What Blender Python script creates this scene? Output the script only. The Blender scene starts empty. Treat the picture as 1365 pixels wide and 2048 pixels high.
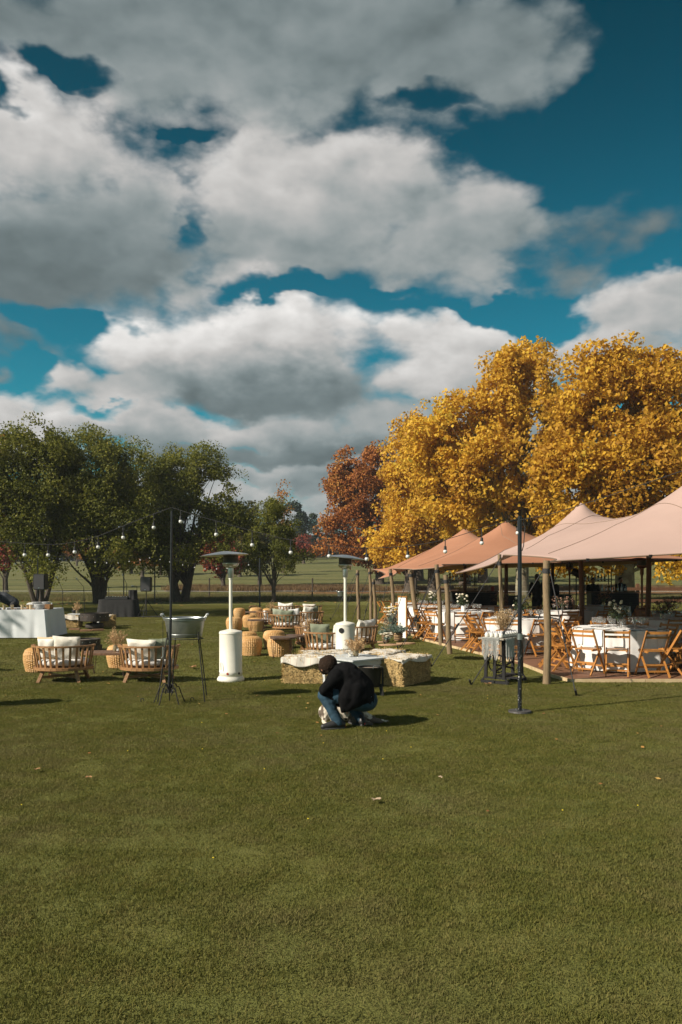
import bpy, bmesh, math, random
import numpy as np
from mathutils import Vector, Matrix
random.seed(7); rng = np.random.default_rng(7)
SC = bpy.context.scene
COL = SC.collection
PI = math.pi
R = math.radians
F = 1600.0; HZ = 1148.0; EYE = 1.8          # focal length and horizon (photo pixels), eye height

# ------------------------------------------------------------------ camera
cam = bpy.data.cameras.new('camera'); camo = bpy.data.objects.new('camera', cam); COL.objects.link(camo)
camo.location = (0, 0, EYE); camo.rotation_euler = (R(90), 0, 0)
cam.sensor_fit = 'VERTICAL'; cam.sensor_height = 36; cam.sensor_width = 24
cam.lens = F / 2048 * 36; cam.shift_y = (HZ - 1024) / 2048; cam.clip_end = 3000; cam.clip_start = .05
SC.camera = camo

# ------------------------------------------------------------------ light
SUN_EL, SUN_AZ = 35.0, 207.0                # the light travels towards +X and a little +Y
SUN_DIR = Vector((math.cos(R(SUN_EL)) * math.cos(R(SUN_AZ)), math.cos(R(SUN_EL)) * math.sin(R(SUN_AZ)), math.sin(R(SUN_EL))))
sl = bpy.data.lights.new('sun', 'SUN'); so = bpy.data.objects.new('sun', sl); COL.objects.link(so)
sl.energy = 4.7; sl.angle = R(.55); sl.color = (1, .90, .76)
so.rotation_euler = SUN_DIR.to_track_quat('Z', 'Y').to_euler()
SC.view_settings.view_transform = 'Standard'; SC.view_settings.look = 'None'
SC.view_settings.exposure = .66; SC.view_settings.gamma = 1

# ------------------------------------------------------------------ node helper
class NT:
    def __init__(s, tree): s.t = tree; s.n = tree.nodes; s.l = tree.links
    def node(s, typ, **kw):
        n = s.n.new(typ)
        for k, v in kw.items(): setattr(n, k, v)
        return n
    def put(s, sock, v):
        if isinstance(v, bpy.types.NodeSocket): s.l.new(v, sock)
        elif v is not None: sock.default_value = v
    def m(s, op, a, b=None, c=None, clamp=False):
        n = s.node('ShaderNodeMath', operation=op, use_clamp=clamp)
        s.put(n.inputs[0], a); s.put(n.inputs[1], b); s.put(n.inputs[2], c); return n.outputs[0]
    def v(s, op, a, b=None, c=None, out=0):
        n = s.node('ShaderNodeVectorMath', operation=op)
        s.put(n.inputs[0], a); s.put(n.inputs[1], b); s.put(n.inputs[2], c)
        return n.outputs['Value'] if op in ('DOT_PRODUCT', 'LENGTH') else n.outputs[0]
    def sm(s, x, lo, hi):
        n = s.node('ShaderNodeMapRange', interpolation_type='SMOOTHSTEP')
        s.put(n.inputs[0], x); s.put(n.inputs[1], lo); s.put(n.inputs[2], hi); return n.outputs[0]
    def mix(s, f, a, b, blend='MIX'):
        n = s.node('ShaderNodeMix', data_type='RGBA', blend_type=blend)
        s.put(n.inputs[0], f); s.put(n.inputs[6], a); s.put(n.inputs[7], b); return n.outputs[2]
    def noise(s, vec, scale, detail=4, rough=.55, dist=0, out='Fac', dim='3D'):
        n = s.node('ShaderNodeTexNoise', noise_dimensions=dim)
        s.put(n.inputs['Vector'], vec); n.inputs['Scale'].default_value = scale
        n.inputs['Detail'].default_value = detail; n.inputs['Roughness'].default_value = rough
        n.inputs['Distortion'].default_value = dist; return n.outputs[out]
    def ramp(s, f, stops):
        n = s.node('ShaderNodeValToRGB'); e = n.color_ramp.elements
        while len(e) < len(stops): e.new(.5)
        for i, (p, c) in enumerate(stops): e[i].position = p; e[i].color = (*c, 1) if len(c) == 3 else c
        s.put(n.inputs[0], f); return n.outputs[0]

# ------------------------------------------------------------------ sky: Nishita air with cumulus
W = bpy.data.worlds.new('World'); SC.world = W; W.use_nodes = True
W.cycles.sampling_method = 'MANUAL'; W.cycles.sample_map_resolution = 512
def build_sky():
    T = NT(W.node_tree); T.n.clear()
    sky = T.node('ShaderNodeTexSky', sky_type='NISHITA', sun_disc=False)
    sky.sun_elevation = R(SUN_EL); sky.sun_rotation = R(90 - SUN_AZ); sky.altitude = 300; sky.air_density = 1.0
    sky.dust_density = .6; sky.ozone_density = 1.6
    # a polariser and a teal film grade: deeper and greener than raw air
    air = T.mix(1.0, sky.outputs[0], (.12, 1.0, .92, 1), 'MULTIPLY')
    gen = T.node('ShaderNodeTexCoord').outputs['Generated']
    d = T.v('NORMALIZE', gen)
    sp = T.node('ShaderNodeSeparateXYZ'); T.put(sp.inputs[0], d)
    x, y, z = sp.outputs
    az = T.m('ARCTAN2', x, y)
    hz = T.m('SQRT', T.m('ADD', T.m('MULTIPLY', x, x), T.m('MULTIPLY', y, y)))
    el = T.m('DIVIDE', z, T.m('MAXIMUM', hz, .02))
    # the air darkens and saturates with height
    air = T.mix(T.sm(el, -.05, .22), T.mix(1.0, air, (1.5, .62, .68, 1), 'MULTIPLY'), air)
    air = T.mix(T.sm(el, .04, .75), air, T.mix(1.0, air, (.02, .35, .35, 1), 'MULTIPLY'))
    cb = T.node('ShaderNodeCombineXYZ'); T.put(cb.inputs[0], az); T.put(cb.inputs[1], el); P0 = cb.outputs[0]
    # warp for ragged outlines (3-D noise of the direction, so no seams)
    dn = T.v('MULTIPLY', d, (1, 1, 1.7))
    wa = T.noise(dn, 5.5, 5, .58, out='Color')
    wv = T.v('MULTIPLY', T.v('SUBTRACT', wa, (.5, .5, .5)), (.20, .15, 0))
    P = T.v('ADD', P0, wv)
    def conv(px, py):
        a = math.atan((px - 682.5) / F); return a, (HZ - py) / F * math.cos(a)
    # px, py, radius x, radius y, weight, brightness of top, brightness of base
    blobs = [
        (540, 70, 520, 210, 1.2, .22, .34), (830, 110, 320, 150, 1.15, .17, .27), (20, 20, 260, 80, 1.0, .20, .20),
        (110, 320, 240, 150, 1.1, .84, .36), (120, 500, 330, 140, 1.1, .24, .14), (200, 420, 240, 170, .9, .46, .22),
        (620, 400, 330, 160, 1.15, .68, .30), (880, 490, 250, 125, 1.1, .50, .32), (640, 500, 330, 100, .8, .36, .30), (390, 580, 130, 50, .8, .5, .4),
        (480, 690, 290, 115, 1.25, 1.05, .26), (560, 770, 330, 75, 1.0, .20, .14), (230, 790, 160, 50, .9, .55, .45), (880, 720, 190, 90, 1.1, .78, .32),
        (420, 855, 290, 45, 1.15, .66, .22), (640, 915, 500, 40, 1.1, .26, .14), (640, 965, 500, 30, 1.1, .50, .20), (640, 1010, 700, 40, 1.1, .58, .26), (850, 850, 330, 90, .9, .42, .30), (150, 1060, 700, 75, 1.1, .34, .24), (1150, 1020, 600, 110, 1.1, .40, .26),
        (1340, 600, 200, 75, 1.1, .64, .36), (1230, 710, 200, 60, .9, .60, .40), (40, 870, 170, 60, 1.1, .64, .42),
        (20, 700, 120, 45, .55, .22, .14), (10, 770, 70, 25, .6, .3, .2), (1200, 440, 90, 70, .42, .22, .14), (1130, 530, 70, 30, .4, .2, .14),
        (165, 130, 90, 50, -1.05, .2, .2), (5, 205, 70, 45, -1.1, .2, .2), (880, 225, 100, 24, -.6, .2, .2), (385, 275, 60, 22, -.5, .2, .2), (1240, 250, 170, 200, -.55, .2, .2), (372, 440, 22, 90, -.42, .2, .2),
        (660, 590, 230, 24, -.8, .2, .2), (130, 640, 150, 34, -.9, .2, .2), (60, 760, 60, 50, -.7, .2, .2), (215, 835, 50, 18, -.8, .2, .2), (1000, 620, 90, 30, -.7, .2, .2), (1100, 650, 70, 40, -.6, .2, .2)]
    D = None; SW = None; ST = None
    for (px, py, rx, ry, w, bt, bb) in blobs:
        a, e = conv(px, py); ru, rv = rx / F, ry / F
        q = T.v('MULTIPLY_ADD', P, (1 / ru, 1 / rv, 0), (-a / ru, -e / rv, 0))
        f = T.m('SUBTRACT', w, T.m('MULTIPLY', T.v('DOT_PRODUCT', q, q), w * .95))
        t = T.m('ADD', T.v('DOT_PRODUCT', q, (-.12, .5, 0)), .5, clamp=True)
        if w < 0:                                             # a hole where the blue shows
            hole = T.m('MULTIPLY', T.m('SUBTRACT', 1, T.v('DOT_PRODUCT', q, q), clamp=True), w)
            D = T.m('ADD', D, hole); continue
        br = T.m('MULTIPLY_ADD', t, bt - bb, bb)
        k = T.m('POWER', 2.7, T.m('MULTIPLY', T.m('MAXIMUM', f, -3), 3.2))
        D = f if D is None else T.m('SMOOTH_MAX', D, f, .22)
        SW = k if SW is None else T.m('ADD', SW, k)
        ST = T.m('MULTIPLY', k, br) if ST is None else T.m('MULTIPLY_ADD', k, br, ST)
    bright = T.m('DIVIDE', ST, SW)
    # the same kind of broken cumulus goes on outside the frame
    far = T.noise(dn, 2.1, 4, .5)
    outv = T.m('MAXIMUM', T.sm(T.m('ABSOLUTE', az), .42, .62), T.sm(el, .72, .95))
    fr = T.m('MULTIPLY', T.m('SUBTRACT', far, .47), 9)
    D = T.m('ADD', T.m('MULTIPLY', D, T.m('SUBTRACT', 1, outv)), T.m('MULTIPLY', fr, outv))
    bright = T.m('ADD', T.m('MULTIPLY', bright, T.m('SUBTRACT', 1, outv)), T.m('MULTIPLY', outv, .40))
    # puffs: fractal noise and bubbles, sampled twice for relief lit from the upper left
    warp = T.v('MULTIPLY', wa, (.12, .12, .12))
    def puff(vec, det):
        n1 = T.noise(vec, 7.5, det, .54)
        vo = T.node('ShaderNodeTexVoronoi', feature='F1'); T.put(vo.inputs['Vector'], T.v('ADD', vec, warp))
        vo.inputs['Scale'].default_value = 10; vo.inputs['Detail'].default_value = 2; vo.inputs['Roughness'].default_value = .5
        return T.m('ADD', T.m('MULTIPLY', n1, 1.3), T.m('MULTIPLY', T.m('SUBTRACT', .55, vo.outputs['Distance']), .38))
    p1 = puff(dn, 7); p2 = puff(T.v('ADD', dn, (-.015, 0, .03)), 4)
    dens = T.m('ADD', T.m('ADD', D, .22), T.m('MULTIPLY', T.m('SUBTRACT', p1, .66), 1.9))
    mask = T.sm(dens, -.18, .66)
    rel = T.m('SUBTRACT', p1, p2)
    big = T.m('SUBTRACT', T.noise(dn, 4, 4, .5), .5)
    lum = T.m('ADD', bright, T.m('MULTIPLY', T.m('ADD', T.m('MULTIPLY', rel, 1.0), T.m('MULTIPLY', big, .6)), bright))
    # thin rims let light through, thick bodies are grey
    lum = T.m('MULTIPLY', lum, T.m('MULTIPLY_ADD', T.sm(dens, .3, 1.7), -.16, 1.05))
    lum = T.m('MAXIMUM', lum, .07)
    tint = T.mix(T.sm(lum, .15, .6), (.80, 1.0, 1.03, 1), (1.0, .975, .945, 1))
    cloud = T.v('SCALE', tint); T.put(cloud.node.inputs['Scale'], lum)
    b1 = T.node('ShaderNodeBackground'); b2 = T.node('ShaderNodeBackground')
    T.put(b1.inputs[0], air); b1.inputs[1].default_value = .053
    T.put(b2.inputs[0], cloud); b2.inputs[1].default_value = .62
    mx = T.node('ShaderNodeMixShader'); T.put(mx.inputs[0], T.m('MULTIPLY', mask, .985)); T.l.new(b1.outputs[0], mx.inputs[1]); T.l.new(b2.outputs[0], mx.inputs[2])
    o = T.node('ShaderNodeOutputWorld'); T.l.new(mx.outputs[0], o.inputs[0])
build_sky()
# ------------------------------------------------------------------ materials
MATS = {}
def pmat(name, c1, c2=None, scale=8, rough=.7, metal=0, bump=0, bscale=None, stretch=(1, 1, 1), detail=5, trans=0, spec=.5, island=0, coat=0, alpha=1, glass=0, sheen=0, big=None):
    """Principled surface whose colour wanders between c1 and c2 with noise in the object's own space."""
    if name in MATS: return MATS[name]
    m = bpy.data.materials.new(name); m.use_nodes = True; MATS[name] = m
    T = NT(m.node_tree); b = T.n['Principled BSDF']
    c2 = c2 or tuple(c * .75 for c in c1)
    co = T.node('ShaderNodeTexCoord').outputs['Object']
    v = T.v('MULTIPLY', co, stretch)
    f = T.noise(v, scale, detail, .6)
    f = T.sm(f, .3, .7)
    col = T.mix(f, (*c1, 1), (*c2, 1))
    if island:
        g = T.node('ShaderNodeNewGeometry').outputs['Random Per Island']
        hs = T.node('ShaderNodeHueSaturation'); T.put(hs.inputs['Color'], col)
        T.put(hs.inputs['Value'], T.m('MULTIPLY_ADD', g, island, 1 - island / 2)); col = hs.outputs[0]
    if big:
        f2 = T.sm(T.noise(co, big[0], 3, .5), .42, .62); col = T.mix(f2, col, (*big[1], 1))
    T.put(b.inputs['Base Color'], col); b.inputs['Roughness'].default_value = rough
    b.inputs['Metallic'].default_value = metal; b.inputs['Specular IOR Level'].default_value = spec
    b.inputs['Coat Weight'].default_value = coat; b.inputs['Sheen Weight'].default_value = sheen
    if glass: b.inputs['Transmission Weight'].default_value = glass; b.inputs['IOR'].default_value = 1.3
    b.inputs['Alpha'].default_value = alpha
    if bump:
        bn = T.node('ShaderNodeBump'); bn.inputs['Strength'].default_value = bump; bn.inputs['Distance'].default_value = .02
        T.put(bn.inputs['Height'], T.noise(v, bscale or scale * 4, 5, .65)); T.put(b.inputs['Normal'], bn.outputs[0])
    if trans:
        tr = T.node('ShaderNodeBsdfTranslucent'); T.put(tr.inputs[0], col)
        mx = T.node('ShaderNodeMixShader'); mx.inputs[0].default_value = trans
        T.l.new(b.outputs[0], mx.inputs[1]); T.l.new(tr.outputs[0], mx.inputs[2]); T.l.new(mx.outputs[0], T.n['Material Output'].inputs[0])
    return m

def leafmat(name, stops, patch=.35, trans=.42, pscale=.35):
    """Foliage: each leaf its own tone, with drifts of tone through the crown."""
    if name in MATS: return MATS[name]
    m = bpy.data.materials.new(name); m.use_nodes = True; MATS[name] = m
    T = NT(m.node_tree); b = T.n['Principled BSDF']
    co = T.node('ShaderNodeTexCoord').outputs['Object']
    g = T.node('ShaderNodeNewGeometry').outputs['Random Per Island']
    n = T.sm(T.noise(co, pscale, 3, .6), .3, .7)
    f = T.m('ADD', T.m('MULTIPLY', g, 1 - patch), T.m('MULTIPLY', n, patch))
    col = T.ramp(f, stops)
    T.put(b.inputs['Base Color'], col); b.inputs['Roughness'].default_value = .55; b.inputs['Specular IOR Level'].default_value = .15
    tr = T.node('ShaderNodeBsdfTranslucent'); T.put(tr.inputs[0], col)
    mx = T.node('ShaderNodeMixShader'); mx.inputs[0].default_value = trans
    T.l.new(b.outputs[0], mx.inputs[1]); T.l.new(tr.outputs[0], mx.inputs[2]); T.l.new(mx.outputs[0], T.n['Material Output'].inputs[0])
    return m

teak = pmat('teak', (.34, .18, .075), (.22, .11, .045), 14, .45, bump=.15, stretch=(1, 1, 7), island=.25)
chairwood = pmat('chair_wood', (.44, .195, .045), (.30, .12, .025), 14, .4, bump=.1, stretch=(1, 1, 6), island=.25)
linen = pmat('white_linen', (.78, .77, .75), (.70, .69, .67), 5, .85, bump=.1, trans=.15)
bluelinen = pmat('pale_grey_linen', (.64, .66, .68), (.57, .60, .62), 2, .85, bump=.06)
cushionw = pmat('cream_canvas', (.74, .70, .62), (.64, .60, .52), 6, .9, bump=.2)
cushiong = pmat('sage_canvas', (.20, .22, .15), (.14, .16, .11), 6, .9, bump=.2)
seatfab = pmat('off_white_canvas', (.70, .68, .66), (.55, .53, .50), 7, .9, bump=.25)
rattan = pmat('rattan', (.58, .34, .13), (.42, .22, .07), 30, .5, bump=.4, bscale=45, big=(3, (.56, .35, .15)))
enamel = pmat('white_enamel', (.74, .72, .63), (.68, .65, .56), 3, .38, bump=.02, big=(2.5, (.68, .66, .58)))
steel = pmat('brushed_steel', (.62, .63, .64), (.45, .46, .47), 9, .32, 1, bump=.05)
galv = pmat('galvanised_steel', (.36, .39, .39), (.27, .30, .30), 18, .36, .85, bump=.06, big=(5, (.40, .42, .42)))
burner = pmat('sooty_steel', (.10, .085, .07), (.04, .035, .03), 9, .45, .8)
blackm = pmat('black_iron', (.010, .010, .011), (.018, .017, .017), 20, .6, 0, bump=.1, spec=.3)
paintblk = pmat('chipped_black_paint', (.012, .014, .018), (.02, .02, .022), 20, .35, .0, bump=.1)
blackcloth = pmat('black_cloth', (.012, .012, .013), (.02, .02, .02), 6, .9)
plastic = pmat('black_plastic', (.015, .015, .016), (.02, .02, .02), 10, .5)
polewood = pmat('peeled_pole_wood', (.25, .175, .095), (.15, .105, .058), 9, .75, bump=.5, stretch=(4, 4, .5), detail=8)
darkpole = pmat('stained_pole_wood', (.16, .07, .035), (.10, .045, .02), 9, .7, bump=.3, stretch=(4, 4, .5))
deckm = pmat('brown_deck_boards', (.185, .09, .042), (.12, .058, .028), 6, .7, bump=.2, stretch=(1, 6, 1), big=(.8, (.17, .08, .045)))
trimm = pmat('raw_pine_edge', (.55, .42, .25), (.45, .33, .18), 9, .7)
whitewood = pmat('whitewashed_wood', (.58, .60, .60), (.42, .44, .44), 10, .7, bump=.3, stretch=(1, 8, 1), big=(4, (.48, .50, .50)))
greywood = pmat('weathered_wood', (.36, .32, .26), (.24, .21, .17), 10, .8, bump=.4, stretch=(1, 8, 1))
darkwood = pmat('dark_slab_wood', (.13, .075, .045), (.07, .04, .026), 7, .5, bump=.2, stretch=(1, 5, 1))
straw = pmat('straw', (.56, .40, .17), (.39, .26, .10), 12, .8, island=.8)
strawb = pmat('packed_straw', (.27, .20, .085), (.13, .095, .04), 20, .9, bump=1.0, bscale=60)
pampas = pmat('dried_grass', (.62, .44, .24), (.44, .28, .14), 12, .85, island=.8, trans=.3)
glassm = pmat('clear_glass', (.92, .93, .93), (.92, .93, .93), 4, .03, glass=.95, alpha=.45)
china = pmat('white_china', (.8, .8, .8), (.76, .76, .76), 4, .25)
wax = pmat('white_wax', (.8, .78, .72), (.76, .74, .68), 4, .5, trans=.2)
bulbm = pmat('opal_bulb', (.82, .82, .80), (.80, .80, .78), 4, .25, trans=.2)
barkm = pmat('grey_brown_bark', (.085, .065, .045), (.04, .03, .022), 7, .9, bump=.8, stretch=(3, 3, .6))
planebark = pmat('mottled_plane_bark', (.16, .13, .08), (.08, .065, .042), 3, .85, bump=.5, big=(1.6, (.22, .20, .13)))
brickm = pmat('terracotta_stone', (.30, .16, .08), (.2, .11, .06), 8, .9)
jute = pmat('woven_jute', (.34, .24, .13), (.22, .15, .08), 40, .9, bump=.5)
ropem = pmat('black_rope', (.02, .02, .022), (.03, .03, .03), 20, .8)
skin = pmat('skin', (.50, .27, .17), (.44, .22, .14), 9, .5)
hairm = pmat('dark_brown_hair', (.020, .012, .008), (.040, .024, .015), 60, .75, bump=.8, spec=.12)
jacket = pmat('black_jacket', (.004, .004, .0045), (.007, .007, .0075), 8, .95, spec=.08, bump=.3, bscale=14)
denim = pmat('blue_denim', (.015, .052, .085), (.009, .033, .055), 9, .85, bump=.4, bscale=40)
shoem = pmat('black_shoe', (.012, .012, .012), (.02, .02, .02), 9, .5)
sageleaf = leafmat('sage_leaves', [(0, (.09, .15, .12)), (.5, (.18, .25, .21)), (1, (.32, .39, .33))], .2)
petal = pmat('cream_petals', (.75, .68, .5), (.8, .76, .66), 9, .7, island=.4, trans=.3)
yellowpetal = pmat('yellow_petals', (.75, .45, .06), (.8, .55, .12), 9, .7, island=.4, trans=.3)
tableleaf = leafmat('table_greenery', [(0, (.03, .05, .02)), (.6, (.07, .10, .045)), (1, (.14, .17, .09))], .2)
duskflower = pmat('dusky_dried_flowers', (.28, .16, .11), (.18, .10, .07), 9, .9, island=.6)

# ------------------------------------------------------------------ mesh builder
class MB:
    def __init__(s): s.v = []; s.f = []
    def _add(s, vs, fs):
        o = len(s.v); s.v += [tuple(p) for p in vs]; s.f += [tuple(i + o for i in f) for f in fs]; return s
    def box(s, c, d, rot=None):
        c = Vector(c); h = [x / 2 for x in d]; M = rot if rot is not None else Matrix.Identity(3)
        vs = [c + M @ Vector((x * h[0], y * h[1], z * h[2])) for x in (-1, 1) for y in (-1, 1) for z in (-1, 1)]
        return s._add(vs, [(0, 1, 3, 2), (4, 6, 7, 5), (0, 4, 5, 1), (2, 3, 7, 6), (0, 2, 6, 4), (1, 5, 7, 3)])
    def beam(s, a, b, w, t, up=(0, 0, 1)):
        """rectangular bar from a to b, w across, t thick along up-ish"""
        a = Vector(a); b = Vector(b); d = (b - a).normalized(); u = Vector(up)
        x = d.cross(u)
        if x.length < 1e-4: x = d.cross(Vector((0, 1, 0)))
        x.normalize(); y = x.cross(d).normalized()
        vs = [p + x * (i * w / 2) + y * (j * t / 2) for p in (a, b) for i, j in ((-1, -1), (1, -1), (1, 1), (-1, 1))]
        return s._add(vs, [(0, 1, 2, 3), (7, 6, 5, 4), (0, 4, 5, 1), (1, 5, 6, 2), (2, 6, 7, 3), (3, 7, 4, 0)])
    def tube(s, pts, r, n=8, cap=True):
        pts = [Vector(p) for p in pts]; rs = r if hasattr(r, '__len__') else [r] * len(pts)
        vs = []; fs = []; px = None
        for i, p in enumerate(pts):
            d = (pts[min(i + 1, len(pts) - 1)] - pts[max(i - 1, 0)])
            d = d.normalized() if d.length > 1e-9 else Vector((0, 0, 1))
            if px is None:
                px = d.cross(Vector((0, 0, 1)) if abs(d.z) < .9 else Vector((0, 1, 0))).normalized()
            px = (px - d * px.dot(d)).normalized(); py = d.cross(px)
            for k in range(n):
                a = 2 * PI * k / n; vs.append(p + (px * math.cos(a) + py * math.sin(a)) * rs[i])
        for i in range(len(pts) - 1):
            for k in range(n):
                q = (k + 1) % n; fs.append((i * n + k, i * n + q, (i + 1) * n + q, (i + 1) * n + k))
        if cap: fs.append(tuple(range(n - 1, -1, -1))); fs.append(tuple(range((len(pts) - 1) * n, len(pts) * n)))
        return s._add(vs, fs)
    def lathe(s, prof, n=24, c=(0, 0, 0), sx=1, sy=1):
        vs = []; fs = []; m = len(prof)
        for (r, z) in prof:
            for k in range(n):
                a = 2 * PI * k / n; vs.append((c[0] + r * sx * math.cos(a), c[1] + r * sy * math.sin(a), c[2] + z))
        for i in range(m - 1):
            for k in range(n):
                q = (k + 1) % n; fs.append((i * n + k, i * n + q, (i + 1) * n + q, (i + 1) * n + k))
        fs.append(tuple(range(n - 1, -1, -1))); fs.append(tuple(range((m - 1) * n, m * n)))
        return s._add(vs, fs)
    def ball(s, c, r, n=8, m=6, sc=(1, 1, 1)):
        pr = [(max(r * math.sin(PI * i / m), r * .03), -r * math.cos(PI * i / m)) for i in range(m + 1)]
        o = len(s.v); s.lathe(pr, n)
        for i in range(o, len(s.v)):
            x, y, z = s.v[i]; s.v[i] = (c[0] + x * sc[0], c[1] + y * sc[1], c[2] + z * sc[2])
        return s
    def grid(s, fn, nu, nv, close_u=False):
        vs = [fn(i / nu, j / nv) for j in range(nv + 1) for i in range(nu + (0 if close_u else 1))]
        w = nu if close_u else nu + 1; fs = []
        for j in range(nv):
            for i in range(nu):
                q = (i + 1) % w if close_u else i + 1
                fs.append((j * w + i, j * w + q, (j + 1) * w + q, (j + 1) * w + i))
        return s._add(vs, fs)
    def mesh(s, name, mat, smooth=True):
        me = bpy.data.meshes.new(name); me.from_pydata(s.v, [], s.f); me.materials.append(mat)
        if smooth: me.shade_smooth(); me.set_sharp_from_angle(angle=R(40))
        return me
    def build(s, name, mat, parent=None, smooth=True, kind=None, label=None, loc=None):
        return link(name, s.mesh(name, mat, smooth), parent, kind, label, loc)

def link(name, me, parent=None, kind=None, label=None, loc=None):
    o = bpy.data.objects.new(name, me); COL.objects.link(o)
    if parent is not None: o.parent = parent
    if kind: o['kind'] = kind
    if label: o['label'] = label
    if loc: o.location = loc
    return o
def tag(o, label, cat, group=None):
    o['label'] = label; o['category'] = cat
    if group: o['group'] = group
    return o
def thing(name, label, cat, loc=(0, 0, 0), rz=0, group=None):
    o = bpy.data.objects.new(name, None); COL.objects.link(o); o.location = loc; o.rotation_euler = (0, 0, rz)
    return tag(o, label, cat, group)
KIDS = {}
def kids(o):
    k = KIDS.get(o.name)
    if k is None: k = KIDS[o.name] = [c for c in bpy.data.objects if c.parent == o]
    return k
def dup(root, loc, rz=0, label=None, group=None, scale=None, skip=()):
    r = root.copy(); COL.objects.link(r); r.location = loc; r.rotation_euler = (0, 0, rz)
    if scale: r.scale = (scale,) * 3 if not hasattr(scale, '__len__') else scale
    if label: r['label'] = label
    if group: r['group'] = group
    for ch in kids(root):
        c = ch.copy(); COL.objects.link(c); c.parent = r
        for g in kids(ch):
            d = g.copy(); COL.objects.link(d); d.parent = c
    return r
class Kind:
    """builds a thing the first time, then hands out copies that share its meshes"""
    def __init__(s, make): s.make = make; s.first = None
    def __call__(s, loc, rz, label, group=None, scale=None):
        if s.first is None:
            s.first = s.make(); s.first.location = loc; s.first.rotation_euler = (0, 0, rz); s.first['label'] = label
            if group: s.first['group'] = group
            if scale: s.first.scale = (scale,) * 3 if not hasattr(scale, '__len__') else scale
            return s.first
        r = dup(s.first, loc, rz, label, group, scale)
        if scale is None: r.scale = (1, 1, 1)
        if group is None and 'group' in r: del r['group']
        return r
def G(px, py, z=0.0):
    """point of the level z seen at photo pixel px, py"""
    Y = F * (EYE - z) / (py - HZ); return Vector(((px - 682.5) * Y / F, Y, z))
def at(px, Y, py=None, z=0):
    return Vector(((px - 682.5) * Y / F, Y, z if py is None else EYE - (py - HZ) * Y / F))
def quads_mesh(name, P, mat, nper=4):
    """P: (n, nper, 3) array of loose polygons"""
    n = len(P); me = bpy.data.meshes.new(name)
    me.vertices.add(n * nper); me.vertices.foreach_set('co', P.reshape(-1).astype('f'))
    me.loops.add(n * nper); me.loops.foreach_set('vertex_index', np.arange(n * nper, dtype='i'))
    me.polygons.add(n); me.polygons.foreach_set('loop_start', np.arange(0, n * nper, nper, dtype='i'))
    me.materials.append(mat); me.update(calc_edges=True); return me
def unit(n):
    v = rng.normal(size=(n, 3)); return v / np.linalg.norm(v, axis=1, keepdims=True)
def lumps(P, wave, seed, k=14):
    """smooth random field in -1..1 over points P"""
    g = np.random.default_rng(seed); K = g.normal(size=(k, 3)); K = K / np.linalg.norm(K, axis=1, keepdims=True) * 2 * PI / (wave * g.uniform(.6, 1.6, (k, 1)))
    return np.sin(P @ K.T + g.uniform(0, 6.28, k)).mean(1) * 2.4
def leaf_quads(P, size, up=.3, aspect=.7, out=None):
    """rhombic leaves around the points P, turned partly along out"""
    n = len(P); nr = unit(n) * .8
    if out is not None: nr = nr + out * .75
    nr[:, 2] = nr[:, 2] + up * 2; nr /= np.linalg.norm(nr, axis=1, keepdims=True)
    a = np.cross(nr, unit(n)); a /= np.linalg.norm(a, axis=1, keepdims=True) + 1e-9; b = np.cross(nr, a)
    s = (size * rng.uniform(.6, 1.3, n))[:, None] / 2
    return np.stack([P - a * s, P - b * s * aspect, P + a * s, P + b * s * aspect], 1)
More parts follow.
